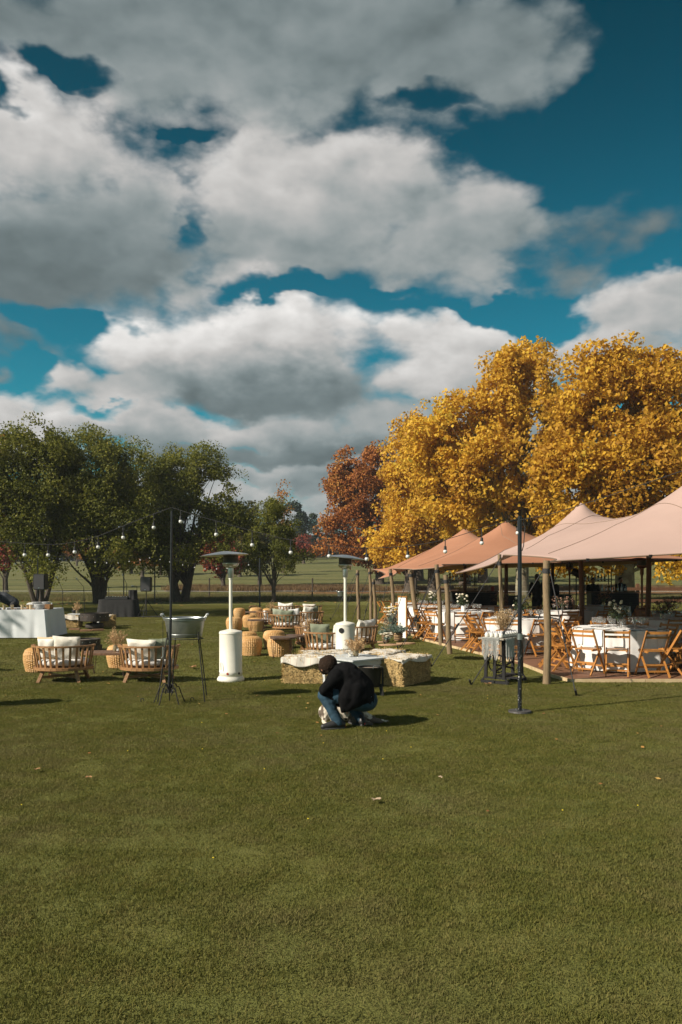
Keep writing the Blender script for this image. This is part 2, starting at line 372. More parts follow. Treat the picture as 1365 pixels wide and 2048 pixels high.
# ------------------------------------------------------------------ ground
def hgt(x, y):
    """lawn is level; the paddock beyond the fence swells up to a low rise"""
    t = np.clip((np.asarray(y, float) - 62) / 150, 0, 1); t = t * t * (3 - 2 * t)
    return t * (5.6 + .8 * np.sin(np.asarray(x, float) * .02 + .6)) + np.clip(np.asarray(y, float) - 212, 0, None) * .004
def gnd_z(x, y): return float(hgt(x, y))
def build_ground():
    m = bpy.data.materials.new('turf'); m.use_nodes = True; T = NT(m.node_tree); b = T.n['Principled BSDF']
    pos = T.node('ShaderNodeNewGeometry').outputs['Position']
    sp = T.node('ShaderNodeSeparateXYZ'); T.put(sp.inputs[0], pos)
    n1 = T.noise(pos, .35, 5, .6); n2 = T.noise(pos, 2.2, 6, .65); n3 = T.noise(pos, 60, 3, .7)
    lawn = T.mix(T.sm(n1, .35, .65), (.115, .122, .034, 1), (.140, .138, .038, 1))
    lawn = T.mix(T.m('MULTIPLY', T.sm(n2, .45, .75), .6), lawn, (.16, .14, .045, 1))
    lawn = T.mix(T.m('MULTIPLY', T.sm(n3, .35, .75), .4), lawn, (.06, .07, .018, 1))
    pad = T.mix(T.sm(T.noise(T.v('MULTIPLY', pos, (.2, 1, 1)), .25, 5, .6), .35, .65), (.105, .110, .040, 1), (.15, .138, .055, 1))
    pad = T.mix(T.sm(T.noise(pos, 2.5, 6, .7), .45, .7), pad, (.06, .075, .024, 1))
    edge = T.m('ADD', sp.outputs[1], T.m('MULTIPLY', n1, 6))
    col = T.mix(T.sm(edge, 52, 62), lawn, pad)
    soil = T.m('MULTIPLY', T.sm(edge, 68, 73), T.m('SUBTRACT', 1, T.sm(edge, 86, 94)))
    soil = T.m('MULTIPLY', soil, T.sm(T.m('ADD', sp.outputs[0], T.m('MULTIPLY', n2, 8)), -8, 6))
    col = T.mix(T.m('MULTIPLY', soil, .85), col, (.17, .088, .045, 1))
    T.put(b.inputs['Base Color'], col); b.inputs['Roughness'].default_value = .95; b.inputs['Specular IOR Level'].default_value = .1
    bp = T.node('ShaderNodeBump'); bp.inputs['Strength'].default_value = .9; bp.inputs['Distance'].default_value = .03
    T.put(bp.inputs['Height'], T.m('ADD', n3, T.m('MULTIPLY', n2, 1.5))); T.put(b.inputs['Normal'], bp.outputs[0])
    xs = np.concatenate([np.linspace(-900, -120, 14), np.linspace(-100, 100, 41), np.linspace(120, 900, 14)])
    ys = np.concatenate([np.linspace(-120, 0, 5), np.linspace(6, 260, 90), np.linspace(280, 1500, 20)])
    X, Y = np.meshgrid(xs, ys); Z = hgt(X, Y)
    nx, ny = len(xs), len(ys)
    fs = [(j * nx + i, j * nx + i + 1, (j + 1) * nx + i + 1, (j + 1) * nx + i) for j in range(ny - 1) for i in range(nx - 1)]
    me = bpy.data.meshes.new('ground'); me.from_pydata(np.stack([X, Y, Z], -1).reshape(-1, 3).tolist(), [], fs)
    me.materials.append(m); me.shade_smooth(); link('ground', me, kind='structure')
build_ground()

def grass_mat(name, stops, dry):
    m = bpy.data.materials.new(name); m.use_nodes = True; T = NT(m.node_tree); b = T.n['Principled BSDF']
    pos = T.node('ShaderNodeNewGeometry').outputs['Position']
    g = T.node('ShaderNodeNewGeometry').outputs['Random Per Island']
    n1 = T.noise(pos, .45, 5, .62); n2 = T.noise(pos, 3.2, 5, .65); n3 = T.noise(pos, 14, 3, .6)
    f = T.m('ADD', T.m('MULTIPLY', g, .45), T.m('ADD', T.m('MULTIPLY', T.sm(n2, .3, .7), .3), T.m('MULTIPLY', T.sm(n3, .3, .7), .25)))
    col = T.ramp(f, stops)
    col = T.mix(T.m('MULTIPLY', T.sm(T.m('ADD', n1, T.m('MULTIPLY', n2, .5)), .66, .94), .8), col, (*dry, 1))
    T.put(b.inputs['Base Color'], col); b.inputs['Roughness'].default_value = .7; b.inputs['Specular IOR Level'].default_value = .05
    tr = T.node('ShaderNodeBsdfTranslucent'); T.put(tr.inputs[0], col)
    mx = T.node('ShaderNodeMixShader'); mx.inputs[0].default_value = .35
    T.l.new(b.outputs[0], mx.inputs[1]); T.l.new(tr.outputs[0], mx.inputs[2]); T.l.new(mx.outputs[0], T.n['Material Output'].inputs[0])
    return m
def scatter_patches(name, nblades, side, hb, wb, pts, mat, lean=.6):
    """one patch of blades, set out over pts with geometry nodes"""
    n = nblades
    c = np.zeros((n, 3)); c[:, :2] = rng.uniform(-side / 2, side / 2, (n, 2))
    h = hb * rng.uniform(.5, 1.25, n); a = rng.uniform(0, 2 * PI, n); w = wb * rng.uniform(.7, 1.3, n)
    dx = np.stack([np.cos(a), np.sin(a), np.zeros(n)], 1); la = rng.uniform(0, 2 * PI, n); lm = rng.uniform(0, lean, n) * h
    lv = np.stack([np.cos(la) * lm, np.sin(la) * lm, np.zeros(n)], 1); up = np.array([0, 0, 1.])
    w = w[:, None]; h = h[:, None]
    P = np.stack([c - dx * w / 2, c + dx * w / 2, c + dx * w * .35 + lv * .4 + up * h * .6, c + lv + up * h, c - dx * w * .35 + lv * .4 + up * h * .6], 1)
    me = quads_mesh(name, P, mat, 5)
    o = link(name, me, kind='stuff')
    k = len(pts); pm = bpy.data.meshes.new(name + '_spots'); pm.from_pydata(pts, [], [])
    po = bpy.data.objects.new(name + '_spots', pm)          # never linked: only read by the nodes
    ng = bpy.data.node_groups.new(name, 'GeometryNodeTree')
    ng.interface.new_socket('Geometry', in_out='INPUT', socket_type='NodeSocketGeometry'); ng.interface.new_socket('Geometry', in_out='OUTPUT', socket_type='NodeSocketGeometry')
    N = ng.nodes; L = ng.links; gi = N.new('NodeGroupInput'); go = N.new('NodeGroupOutput')
    oi = N.new('GeometryNodeObjectInfo'); oi.inputs[0].default_value = po
    mp = N.new('GeometryNodeMeshToPoints'); ip = N.new('GeometryNodeInstanceOnPoints')
    rv = N.new('FunctionNodeRandomValue'); rv.data_type = 'FLOAT_VECTOR'; rv.inputs[0].default_value = (0, 0, 0); rv.inputs[1].default_value = (0, 0, 6.283)
    rs = N.new('FunctionNodeRandomValue'); rs.data_type = 'FLOAT'; rs.inputs[2].default_value = .85; rs.inputs[3].default_value = 1.25
    L.new(oi.outputs['Geometry'], mp.inputs[0]); L.new(mp.outputs[0], ip.inputs['Points']); L.new(gi.outputs[0], ip.inputs['Instance'])
    L.new(rv.outputs[0], ip.inputs['Rotation']); L.new(rs.outputs[1], ip.inputs['Scale']); L.new(ip.outputs[0], go.inputs[0])
    md = o.modifiers.new('scatter', 'NODES'); md.node_group = ng
    return o
def frustum_pts(y0, y1, step, margin=1.5, zf=None, keep=None):
    pts = []; y = y0
    while y < y1:
        w = .45 * y + margin; x = -w
        while x < w:
            px, py = x + random.uniform(-.3, .3) * step, y + random.uniform(-.3, .3) * step
            if keep is None or keep(px, py): pts.append((px, py, zf(px, py) if zf else 0))
            x += step
        y += step
    return pts
DECK = [(1.35, 31), (2.25, 21.5), (3.10, 17.9), (3.56, 16), (3.68, 14.0), (3.82, 13.3), (16, 13.3), (16, 31)]
def deck_left(y):
    e = [(31, 1.35), (21.5, 2.25), (17.9, 3.10), (16, 3.56), (14, 3.68), (13.3, 3.82)]
    for (ya, xa), (yb, xb) in zip(e, e[1:]):
        if yb <= y <= ya: return xb + (xa - xb) * (y - yb) / (ya - yb)
    return None
def off_deck(x, y):
    l = deck_left(y); return l is None or x < l - .3 or y > 30.6
GRASS_STOPS = [(0, (.090, .104, .030)), (.3, (.124, .132, .033)), (.55, (.153, .150, .038)), (.8, (.192, .170, .05)), (1, (.27, .22, .08))]
gm = grass_mat('lawn_blades', GRASS_STOPS, (.175, .155, .065))
scatter_patches('lawn_grass', 3200, .75, .015, .0042, frustum_pts(2.4, 13, .5, keep=off_deck), gm, 1.1)
scatter_patches('far_lawn_grass', 2000, 1.5, .016, .010, frustum_pts(13, 46, 1.05, 2, keep=off_deck), gm, 1.1)
rm = grass_mat('rough_blades', [(0, (.07, .08, .03)), (.5, (.14, .145, .055)), (1, (.24, .21, .11))], (.22, .16, .08))
scatter_patches('rough_grass', 900, 3, .22, .02, [(x, y, gnd_z(x, y)) for x, y, z in frustum_pts(54, 66, 2.1, 3)], rm, .8)
bm_ = grass_mat('bracken_blades', [(0, (.10, .065, .035)), (.5, (.19, .12, .065)), (1, (.28, .20, .11))], (.20, .15, .07))
scatter_patches('brown_bracken', 600, 3, .42, .05, [(x, y, gnd_z(x, y)) for x, y, z in frustum_pts(76, 84, 2.0, 3, keep=lambda x, y: x > -16 and (x < 3 or random.random() < .25))], bm_, .9)

# ------------------------------------------------------------------ fence of posts and wire
def fence():
    t = thing('wire_fence', 'low post and wire fence running across behind the lawn', 'fence', (0, 0, 0))
    px0 = 625
    for k in range(-7, 8):
        x = at(px0, 59).x + k * 7.6
        MB().tube([(x, 59, 0), (x + .02, 59, 1.5)], .055, 7).build('post', barkm, t)
    wm = pmat('white_tape', (.55, .55, .52), (.5, .5, .48), 5, .6)
    MB().tube([(x, 58.93, .53 + .02 * math.sin(x)) for x in range(-60, 62, 4)], .012, 4).build('wire', wm, t)
    for z in (.95, 1.4): MB().tube([(x, 58.93, z) for x in range(-60, 62, 6)], .006, 4).build('wire', blackm, t)
fence()
def rail_fence():
    t = thing('rail_fence', 'dark timber post and rail fence beyond the marquee on the right', 'fence', (0, 0, 0))
    ya = 37.5
    for x in (13.1, 13.9, 17.2, 20.6): MB().beam((x, ya, 0), (x, ya, 1.35), .13, .13, (0, 1, 0)).build('post', darkpole, t)
    for z in (.55, 1.1): MB().beam((12.6, ya - .1, z), (22, ya - .1, z), .05, .14, (0, 0, 1)).build('rail', darkpole, t)
rail_fence()

# ------------------------------------------------------------------ trees
def branchy(base, tips, r0, mb, fork=.35, lean=(0, 0)):
    base = Vector(base)
    for tip in tips:
        tip = Vector(tip); d = tip - base
        hf = fork * random.uniform(.75, 1.15)
        k1 = base + Vector((lean[0] + d.x * .10, lean[1] + d.y * .10, d.z * hf * .6)); k2 = base + Vector((d.x * .38, d.y * .38, d.z * (hf + .18)))
        k3 = base + Vector((d.x * .7, d.y * .7, d.z * .78)) + Vector((random.uniform(-.3, .3), random.uniform(-.3, .3), 0))
        pts = []; ctrl = [base + Vector((random.uniform(-.1, .1) * r0, random.uniform(-.1, .1) * r0, 0)), k1, k2, k3, tip]
        for i in range(4):
            p0, p1, p2, p3 = ctrl[max(i - 1, 0)], ctrl[i], ctrl[i + 1], ctrl[min(i + 2, 4)]
            for q in range(3):
                u = q / 3; pts.append(.5 * ((2 * p1) + (p2 - p0) * u + (2 * p0 - 5 * p1 + 4 * p2 - p3) * u * u + (3 * p1 - p0 - 3 * p2 + p3) * u ** 3))
        pts.append(tip); n = len(pts); kk = 1 / (1 + len(tips) * .045)
        mb.tube(pts, [r0 * (.62 * kk * (1 - i / (n - 1)) ** 1.2 + .028) for i in range(n)], 6, cap=False)
def tree(name, label, X, Y, blobs, leaf, nleaf, lm, bark=barkm, trunk_r=.3, ntips=14, clump=.9, trunks=1, group=None, fork=.3, shell=.45, flat=.75, droop=.0, cat='tree', stem_spread=.5, nclump=None, hole=-.24, carve=False):
    """blobs: (dx, dy, z, rx, ry, rz) ellipsoids of the crown in metres from the base"""
    z0 = gnd_z(X, Y); t = thing(name, label, cat, (X, Y, z0), 0, group)
    if nleaf > 12000: nleaf = int(nleaf * 1.75); leaf *= .80
    vol = np.array([b[3] * b[4] * b[5] for b in blobs]); vol = vol ** .8; vol /= vol.sum()
    nc = nclump or max(26, int(nleaf / 230)); bi = rng.choice(len(blobs), nc, p=vol); B = np.array(blobs, float)[bi]
    rad = rng.uniform(shell ** 3, 1, nc) ** (1 / 3)
    C = B[:, :3] + unit(nc) * B[:, 3:] * rad[:, None] * rng.uniform(.85, 1.12, nc)[:, None]
    zmin = min(b[2] - b[5] for b in blobs)
    cs = clump * rng.uniform(.55, 1.35, nc)
    ci = rng.choice(nc, nleaf, p=cs ** 2 / (cs ** 2).sum())
    off = unit(nleaf) * (rng.uniform(.15, 1, nleaf) ** .45)[:, None]; off[:, 2] *= flat
    P = C[ci] + off * cs[ci][:, None]; P[:, 2] -= droop * (off[:, 0] ** 2 + off[:, 1] ** 2) * cs[ci]
    sd = int(abs(X * 31 + Y * 17)) % 9999
    ok = (P[:, 2] > max(.3, zmin - .6)) & (lumps(P, clump * 2.6, sd) + .45 * lumps(P, clump * .9, sd + 1) > hole)
    if carve: ok &= ~((np.abs(P[:, 0] - .1 * P[:, 2] / 3 + .3) < .85) & (P[:, 1] < .5) & (rng.uniform(0, 1, len(P)) < .6) & (P[:, 2] > 5) & (P[:, 2] < 14))
    P = P[ok]
    o = link('crown', quads_mesh('crown', leaf_quads(P, leaf, .12, .7, off[ok]), lm), t, 'stuff')
    mb = MB(); order = rng.permutation(nc)[:ntips]
    tips = [tuple(C[i] * np.array([.97, .97, 1])) for i in order]
    if trunks == 1:
        top = max(b[2] for b in blobs)
        mb.tube([(0, 0, -.1), (0, 0, .25), (.0, 0, top * .25), (.05, 0, top * .5)], [trunk_r * 1.55, trunk_r * 1.05, trunk_r * .85, trunk_r * .5], 10)
        branchy((0, 0, top * .12), tips, trunk_r * 1.05, mb, fork)
    else:
        for k in range(trunks):
            a = 2 * PI * k / trunks + .5; bx, by = stem_spread * math.cos(a), stem_spread * .6 * math.sin(a)
            mb.tube([(bx * .5, by * .5, -.1), (bx * .8, by * .8, .4), (bx * 1.6, by * 1.6, 1.8), (bx * 2.6, by * 2.4, 3.2)], [trunk_r * 1.4, trunk_r, trunk_r * .8, trunk_r * .6], 8)
            branchy((bx * 1.1, by * 1.1, .8), tips[k::trunks], trunk_r * 1.1, mb, fork)
    mb.build('trunk', bark, t)
    return t
def px_blobs(X, Y, lst, depth=.85):
    """crown ellipsoids given as photo pixels (px, py, rx, ry) at depth Y, turned into metres from the base"""
    out = []; z0 = gnd_z(X, Y)
    for i, b in enumerate(lst):
        px, py, rx, ry = b[:4]; dy = b[4] if len(b) > 4 else 0; s = (Y + dy) / F
        out.append(((px - 682.5) * s - X, dy, EYE - (py - HZ) * s - z0, rx * s, min(rx, ry) * s * depth, ry * s))
    return out
GREEN = leafmat('oak_leaves', [(0, (.060, .072, .014)), (.35, (.115, .128, .022)), (.7, (.185, .188, .030)), (.93, (.27, .245, .04)), (1, (.40, .29, .04))], .35)
GOLD = leafmat('golden_plane_leaves', [(0, (.38, .20, .04)), (.25, (.52, .29, .035)), (.55, (.66, .41, .045)), (.85, (.78, .52, .06)), (1, (.50, .45, .08))], .45, .48, .25)
GOLD2 = leafmat('amber_plane_leaves', [(0, (.34, .17, .03)), (.28, (.47, .25, .03)), (.55, (.60, .36, .038)), (.85, (.73, .46, .05)), (1, (.47, .42, .07))], .45, .48, .22)
RUST = leafmat('rust_leaves', [(0, (.16, .055, .020)), (.4, (.30, .105, .030)), (.75, (.42, .165, .038)), (1, (.42, .26, .05))], .45, .3, .3)
RED = leafmat('crimson_leaves', [(0, (.14, .03, .022)), (.5, (.27, .06, .035)), (1, (.36, .13, .04))], .35, .35)
DARKG = leafmat('conifer_needles', [(0, (.014, .024, .014)), (.6, (.035, .052, .030)), (1, (.06, .08, .045))], .3, .1)
OLIVE = leafmat('olive_leaves', [(0, (.035, .042, .012)), (.5, (.085, .085, .02)), (1, (.17, .13, .03))], .5)
ORNG = leafmat('orange_leaves', [(0, (.20, .07, .015)), (.5, (.38, .16, .03)), (1, (.5, .28, .06))], .5)

# three broad green trees on the left
X = at(198, 49).x
tree('oak_tree', 'large green tree with a forked trunk rising behind the black draped music table', X, 49, px_blobs(X, 49, [(200, 960, 110, 90), (150, 1010, 110, 90, -1), (250, 1030, 80, 80), (200, 1070, 110, 50, -2), (110, 930, 90, 60, 1), (60, 1060, 60, 40), (180, 905, 60, 40), (150, 1105, 55, 22, -2), (265, 1095, 50, 30, -2), (215, 1110, 45, 20, -3), (250, 940, 40, 40), (185, 1125, 60, 18, -2), (240, 1128, 40, 14, -2), (300, 1060, 30, 60, 1)]),
     .17, 80000, GREEN, trunk_r=.21, trunks=3, ntips=34, clump=1.0, stem_spread=.28, shell=.35)
X = at(362, 52).x
tree('oak_tree', 'green tree with a thick double trunk beside the tall black lamp pole', X, 52, px_blobs(X, 52, [(370, 950, 85, 50), (350, 1010, 100, 80), (420, 1010, 60, 70), (300, 1060, 60, 50), (430, 1060, 60, 45), (360, 1080, 90, 35), (470, 1040, 30, 55), (320, 950, 60, 50), (410, 915, 40, 22), (445, 1090, 50, 30, -2), (300, 1100, 45, 26, -2), (395, 1112, 60, 20, -3), (340, 1122, 70, 16, -2), (455, 1118, 40, 16, -1), (438, 965, 32, 34), (430, 1010, 40, 40, 1), (290, 1000, 40, 60, 1)]),
     .17, 66000, GREEN, trunk_r=.30, trunks=2, ntips=30, clump=1.0, stem_spread=.4, shell=.35)
X = at(80, 47).x
tree('oak_tree', 'leftmost green tree with slim split trunks behind the large loudspeaker', X, 47, px_blobs(X, 47, [(60, 900, 90, 55), (20, 960, 80, 90), (70, 1020, 80, 80), (10, 1060, 60, 50), (-60, 950, 90, 100), (90, 1100, 45, 35), (120, 885, 55, 30), (70, 870, 45, 26), (50, 1130, 50, 24, -2), (100, 1140, 40, 16, -2), (120, 1000, 40, 80, 1)]),
     .17, 56000, GREEN, trunk_r=.15, trunks=4, ntips=28, clump=.95, stem_spread=.5, shell=.35)
X = at(548, 51).x
tree('young_oak_tree', 'small round green tree standing alone behind the wicker stools', X, 51, px_blobs(X, 51, [(545, 1040, 45, 40), (545, 1085, 62, 45), (520, 1120, 40, 28), (580, 1110, 35, 35), (548, 1020, 28, 22)]),
     .14, 19000, GREEN, trunk_r=.13, ntips=16, clump=.55, shell=.3)
# golden planes on the right
X = at(1250, 50).x
tree('plane_tree', 'huge golden plane tree at the right edge with a broad mottled trunk', X, 50, px_blobs(X, 50, [(1265, 752, 95, 76), (1185, 790, 70, 70), (1325, 765, 50, 62), (1345, 850, 80, 110), (1200, 900, 120, 110), (1310, 940, 130, 130), (1150, 960, 80, 100), (1230, 1040, 130, 70), (1340, 1080, 90, 60, -2), (1180, 1110, 90, 40, -1), (1420, 900, 110, 150), (1120, 1090, 60, 45, -2)]),
     .34, 80000, GOLD2, planebark, .62, 46, 1.15, shell=.5, fork=.25, hole=-.27)
X = at(1045, 60).x
tree('plane_tree', 'tall golden plane tree in the middle of the row behind the blush canopy peak', X, 60, px_blobs(X, 60, [(1055, 725, 42, 46), (1000, 740, 42, 42), (1050, 790, 65, 70), (1000, 810, 60, 60), (1060, 860, 70, 70), (955, 850, 85, 60), (1000, 930, 120, 100), (1080, 940, 60, 110), (900, 900, 80, 70), (1090, 1040, 70, 60), (1000, 1040, 110, 60), (900, 990, 70, 60)]),
     .37, 66000, GOLD, planebark, .5, 40, 1.25, shell=.5, fork=.3, hole=-.27, carve=True)
X = at(868, 72).x
tree('plane_tree', 'bright yellow plane tree furthest left in the golden row', X, 72, px_blobs(X, 72, [(850, 900, 75, 55), (870, 960, 95, 80), (830, 1020, 60, 80), (900, 1040, 110, 70), (810, 1080, 50, 50), (880, 1105, 120, 40), (860, 850, 45, 30)]),
     .38, 46000, GOLD, barkm, .55, 30, 1.4, shell=.5, fork=.25)
for px_, Y_, lab in ((822, 77, 'yellow plane tree with a stout dark trunk left of the timber bar'), (838, 100, 'second stout dark trunk beneath the yellow leaves at left'), (930, 84, 'golden tree whose trunk stands behind the bottle shelves'), (966, 95, 'small golden tree far behind the black bar')):
    X = at(px_, Y_).x
    tree('plane_tree', lab, X, Y_, px_blobs(X, Y_, [(px_, 1070, 70, 50), (px_ + 30, 1020, 70, 60), (px_ - 15, 1105, 60, 32)]), .42, 9000, GOLD, barkm, .62, 12, 1.6, shell=.5, fork=.3)
X = at(760, 92).x
tree('copper_beech_tree', 'tall rust red tree left of the golden plane trees', X, 92, px_blobs(X, 92, [(740, 922, 55, 34), (690, 965, 42, 50), (720, 980, 60, 55), (760, 950, 60, 55), (700, 1040, 55, 55), (760, 1040, 80, 70), (690, 1100, 60, 35), (750, 1115, 80, 28), (680, 960, 25, 35)]),
     .36, 42000, RUST, barkm, .5, 26, 1.3, shell=.4, fork=.3)
# background trees
bg = [('cedar_tree', 'tall dark cedar left of centre on the skyline', 596, 170, [(596, 1040, 16, 26), (598, 1085, 20, 30), (594, 1018, 12, 12)], DARKG, 5200, .5),
      ('cedar_tree', 'dark cedar with a ragged top between the tall cedar and the rust tree', 628, 180, [(632, 1040, 16, 15), (618, 1075, 26, 24), (634, 1090, 24, 22)], DARKG, 5200, .5),
      ('cedar_tree', 'low dark cedar tucked against the rust tree', 656, 185, [(660, 1075, 18, 24), (650, 1098, 22, 16), (662, 1045, 8, 16)], DARKG, 3600, .5),
      ('birch_tree', 'thin yellow birch rising above the small round tree', 568, 120, [(570, 985, 9, 15), (566, 1012, 14, 20), (560, 1050, 20, 28)], ORNG, 900, .3),
      ('maple_tree', 'small crimson maple below the dark cedars', 608, 150, [(604, 1092, 16, 14), (612, 1082, 10, 10)], RED, 2200, .35),
      ('maple_tree', 'crimson maple with a dark stem behind the first patio heater', 447, 78, [(420, 1125, 30, 18), (455, 1112, 36, 22), (430, 1095, 26, 18), (395, 1138, 18, 7)], RED, 4200, .26),
      ('olive_green_tree', 'olive tree with tall narrow top behind the heater reflector', 520, 88, [(525, 1010, 20, 18), (500, 1035, 26, 25), (500, 1080, 48, 40), (470, 1100, 40, 40), (520, 1105, 40, 30)], OLIVE, 13000, .3),
      ('olive_green_tree', 'yellow green tree behind the trunk of the double trunked tree', 480, 110, [(455, 1030, 30, 30), (440, 1090, 40, 40), (480, 1090, 40, 35)], OLIVE, 8000, .35),
      ('maple_tree', 'orange red tree glimpsed at the left edge below the green crown', 12, 74, [(5, 1105, 34, 28), (-20, 1080, 30, 30), (20, 1088, 18, 16)], RED, 5000, .28),
      ('maple_tree', 'pale orange tree at the far left edge beside the leftmost green tree', -8, 80, [(0, 900, 20, 40), (-20, 960, 30, 60), (5, 1010, 16, 40)], ORNG, 6000, .3),
      ('orchard_tree', 'amber sapling between the forked tree and the slim loudspeaker', 263, 120, [(262, 1098, 34, 30), (245, 1122, 30, 14)], ORNG, 5200, .3),
      ('orchard_tree', 'orange sapling seen directly above the slim loudspeaker', 285, 110, [(292, 1118, 24, 16), (282, 1105, 20, 16)], ORNG, 3200, .28),
      ('orchard_tree', 'amber sapling just left of the tall black lamp pole', 322, 115, [(318, 1085, 34, 36), (330, 1118, 26, 14)], ORNG, 6400, .3)]
for nm, lab, px_, Y_, bl, lm_, n_, ls_ in bg:
    X = at(px_, Y_).x
    tree(nm, lab, X, Y_, px_blobs(X, Y_, bl), ls_ * 1.15, n_, lm_, barkm, .16 + Y_ * .0008, 9, 1.0 if Y_ < 130 else 1.5, shell=.3)
for k_ in range(9):
    px_ = 150 + k_ * 44 + random.uniform(-12, 12); X = at(px_, 150).x
    tree('hedgerow_tree', 'low olive tree in the far hedgerow, %s from the left' % ('first', 'second', 'third', 'fourth', 'fifth', 'sixth', 'seventh', 'eighth', 'ninth')[k_], X, 150, px_blobs(X, 150, [(px_, 1088 + random.uniform(-8, 8), 26, 20), (px_ + 14, 1098, 22, 14)]), .42, 3000, OLIVE if k_ % 3 else ORNG, barkm, .2, 6, 1.3, shell=.3, group='low trees in the far hedgerow')
# the wood that closes the rise reads as one mass
def far_wood():
    P = []
    for px_ in range(-120, 1500, 9):
        Y_ = random.uniform(205, 260); top = 1098 - random.uniform(0, 26) + (14 if 600 < px_ < 700 else 0)
        if px_ < 560: top -= 18
        if px_ > 1080: top -= 5
        x = at(px_, Y_).x; zt = EYE - (top - HZ) * Y_ / F; zb = gnd_z(x, Y_)
        n = 480; c = np.array([x, Y_, (zt + zb) / 2]); u = unit(n) * (rng.uniform(.5, 1, n)[:, None]) * np.array([3.4, 2.4, (zt - zb) / 2]); P.append(c + u)
    m = leafmat('far_wood_leaves', [(0, (.02, .028, .014)), (.5, (.06, .06, .022)), (.8, (.14, .09, .03)), (1, (.18, .14, .05))], .7, .1, .06)
    link('far_woodland', quads_mesh('far_woodland', leaf_quads(np.concatenate(P), 1.2, .2), m), kind='stuff')
far_wood()
# trees beyond the left edge of the frame that throw the long shadows over the lawn
for X, Y_, zc, rr, n_, lab in ((-21.5, 18.5, 7.2, 3.2, 9000, 'green tree off to the left shading the buffet'), (-19.5, 31, 10.5, 4.0, 14000, 'tall green tree off to the left whose shadow bars the lawn'), (-27, 33, 10, 4.5, 14000, 'further green tree off to the left of the lawn'), (-14.6, 11.5, 5.2, 1.5, 1300, 'thin sparse tree off to the left of the teak chairs')):
    tree('orchard_tree' if X > -16 else 'oak_tree', lab, X, Y_, [(0, 0, zc, rr, rr * .9, rr * .6), (rr * .5, .4, zc - rr * .3, rr * .6, rr * .6, rr * .4)], .2, n_, GREEN, barkm, .1 + rr * .04, 18, .3 * rr, shell=.2)
# fallen leaves under the trees and on the lawn
def litter():
    n = 9000; y = rng.uniform(40, 90, n); x = rng.uniform(-.45, .5, n) * y
    dens = np.exp(-((y - 50) / 3.5) ** 2) * .5 + np.exp(-((y - 78) / 9) ** 2) * (x > -5) + .02
    k = rng.uniform(0, 1, n) < dens; x, y = x[k], y[k]
    P = np.stack([x, y, hgt(x, y) + .05], 1)
    m = leafmat('leaf_litter', [(0, (.18, .07, .03)), (.5, (.35, .18, .05)), (1, (.5, .33, .1))], .2, .1)
    link('leaf_litter', quads_mesh('leaf_litter', leaf_quads(P, .2, 2.0), m), kind='stuff')
    n = 420; y = 6 + 40 * rng.uniform(0, 1, n) ** .8; x = rng.uniform(-.44, .44, n) * y
    k = np.array([off_deck(a, b) for a, b in zip(x, y)]); x, y = x[k], y[k]
    link('scattered_leaves', quads_mesh('scattered_leaves', leaf_quads(np.stack([x, y, 0 * x + .022], 1),   .045, 1.2), m), kind='stuff')
    n = 20; y = 5 + 9 * rng.uniform(0, 1, n); x = rng.uniform(-.4, .4, n) * y
    mb = MB()
    for a, b in zip(x, y): mb  .ball((a, b, .022), .007, 6, 3, (1, 1, .5))
    mb.build('dandelions', pmat('dandelion', (.7, .55, .03), (.7, .5, .02), 4, .7), kind='stuff')
litter()
def big_leaf(px, py, s, rz, label, c):
    p = G(px, py); mb = MB(); n = 22; pts = []
    for k in range(n):
        a = 2 * PI * k / n; r = s * (.55 + .38 * abs(math.cos(2.5 * a)) + .05 * random.random()); pts.append((r * math.cos(a), r * .8 * math.sin(a), .03 + s * .28 * abs(math.sin(a * 1.5 + 1)) + .004))
    vs = [(0, 0, .035)] + pts; mb._add(vs, [(0, i + 1, (i + 1) % n + 1) for i in range(n)])
    o = mb.build('fallen_leaf', leafmat('dry_leaf_%d' % c, [(0, (.30, .15, .07)), (1, (.45, .27, .13))] if c else [(0, (.42, .30, .2)), (1, (.55, .42, .3))], .8, .2, 20)); o.location = (p.x, p.y, 0); o.rotation_euler = (0, 0, rz)
    tag(o, label, 'leaf')
big_leaf(753, 1608, .045, .4, 'pinkish brown curled leaf lying in the open foreground grass', 0)
big_leaf(882, 1562, .03, 1.4, 'small pale leaf on the grass right of the crouching man', 0)
big_leaf(178, 1562, .035, 2.4, 'tan leaf on the left foreground lawn', 1)
big_leaf(75, 1546, .035, 1.0, 'rust leaf furthest left on the foreground lawn', 1)
big_leaf(386, 1338, .10, 1.0, 'large orange leaf on the lawn left of the first patio heater', 1)
big_leaf(598, 1398, .03, .3, 'orange leaf left of the crouching man', 1)
big_leaf(976, 1372, .07, .3, 'flat orange leaf below the sewing machine table', 1)
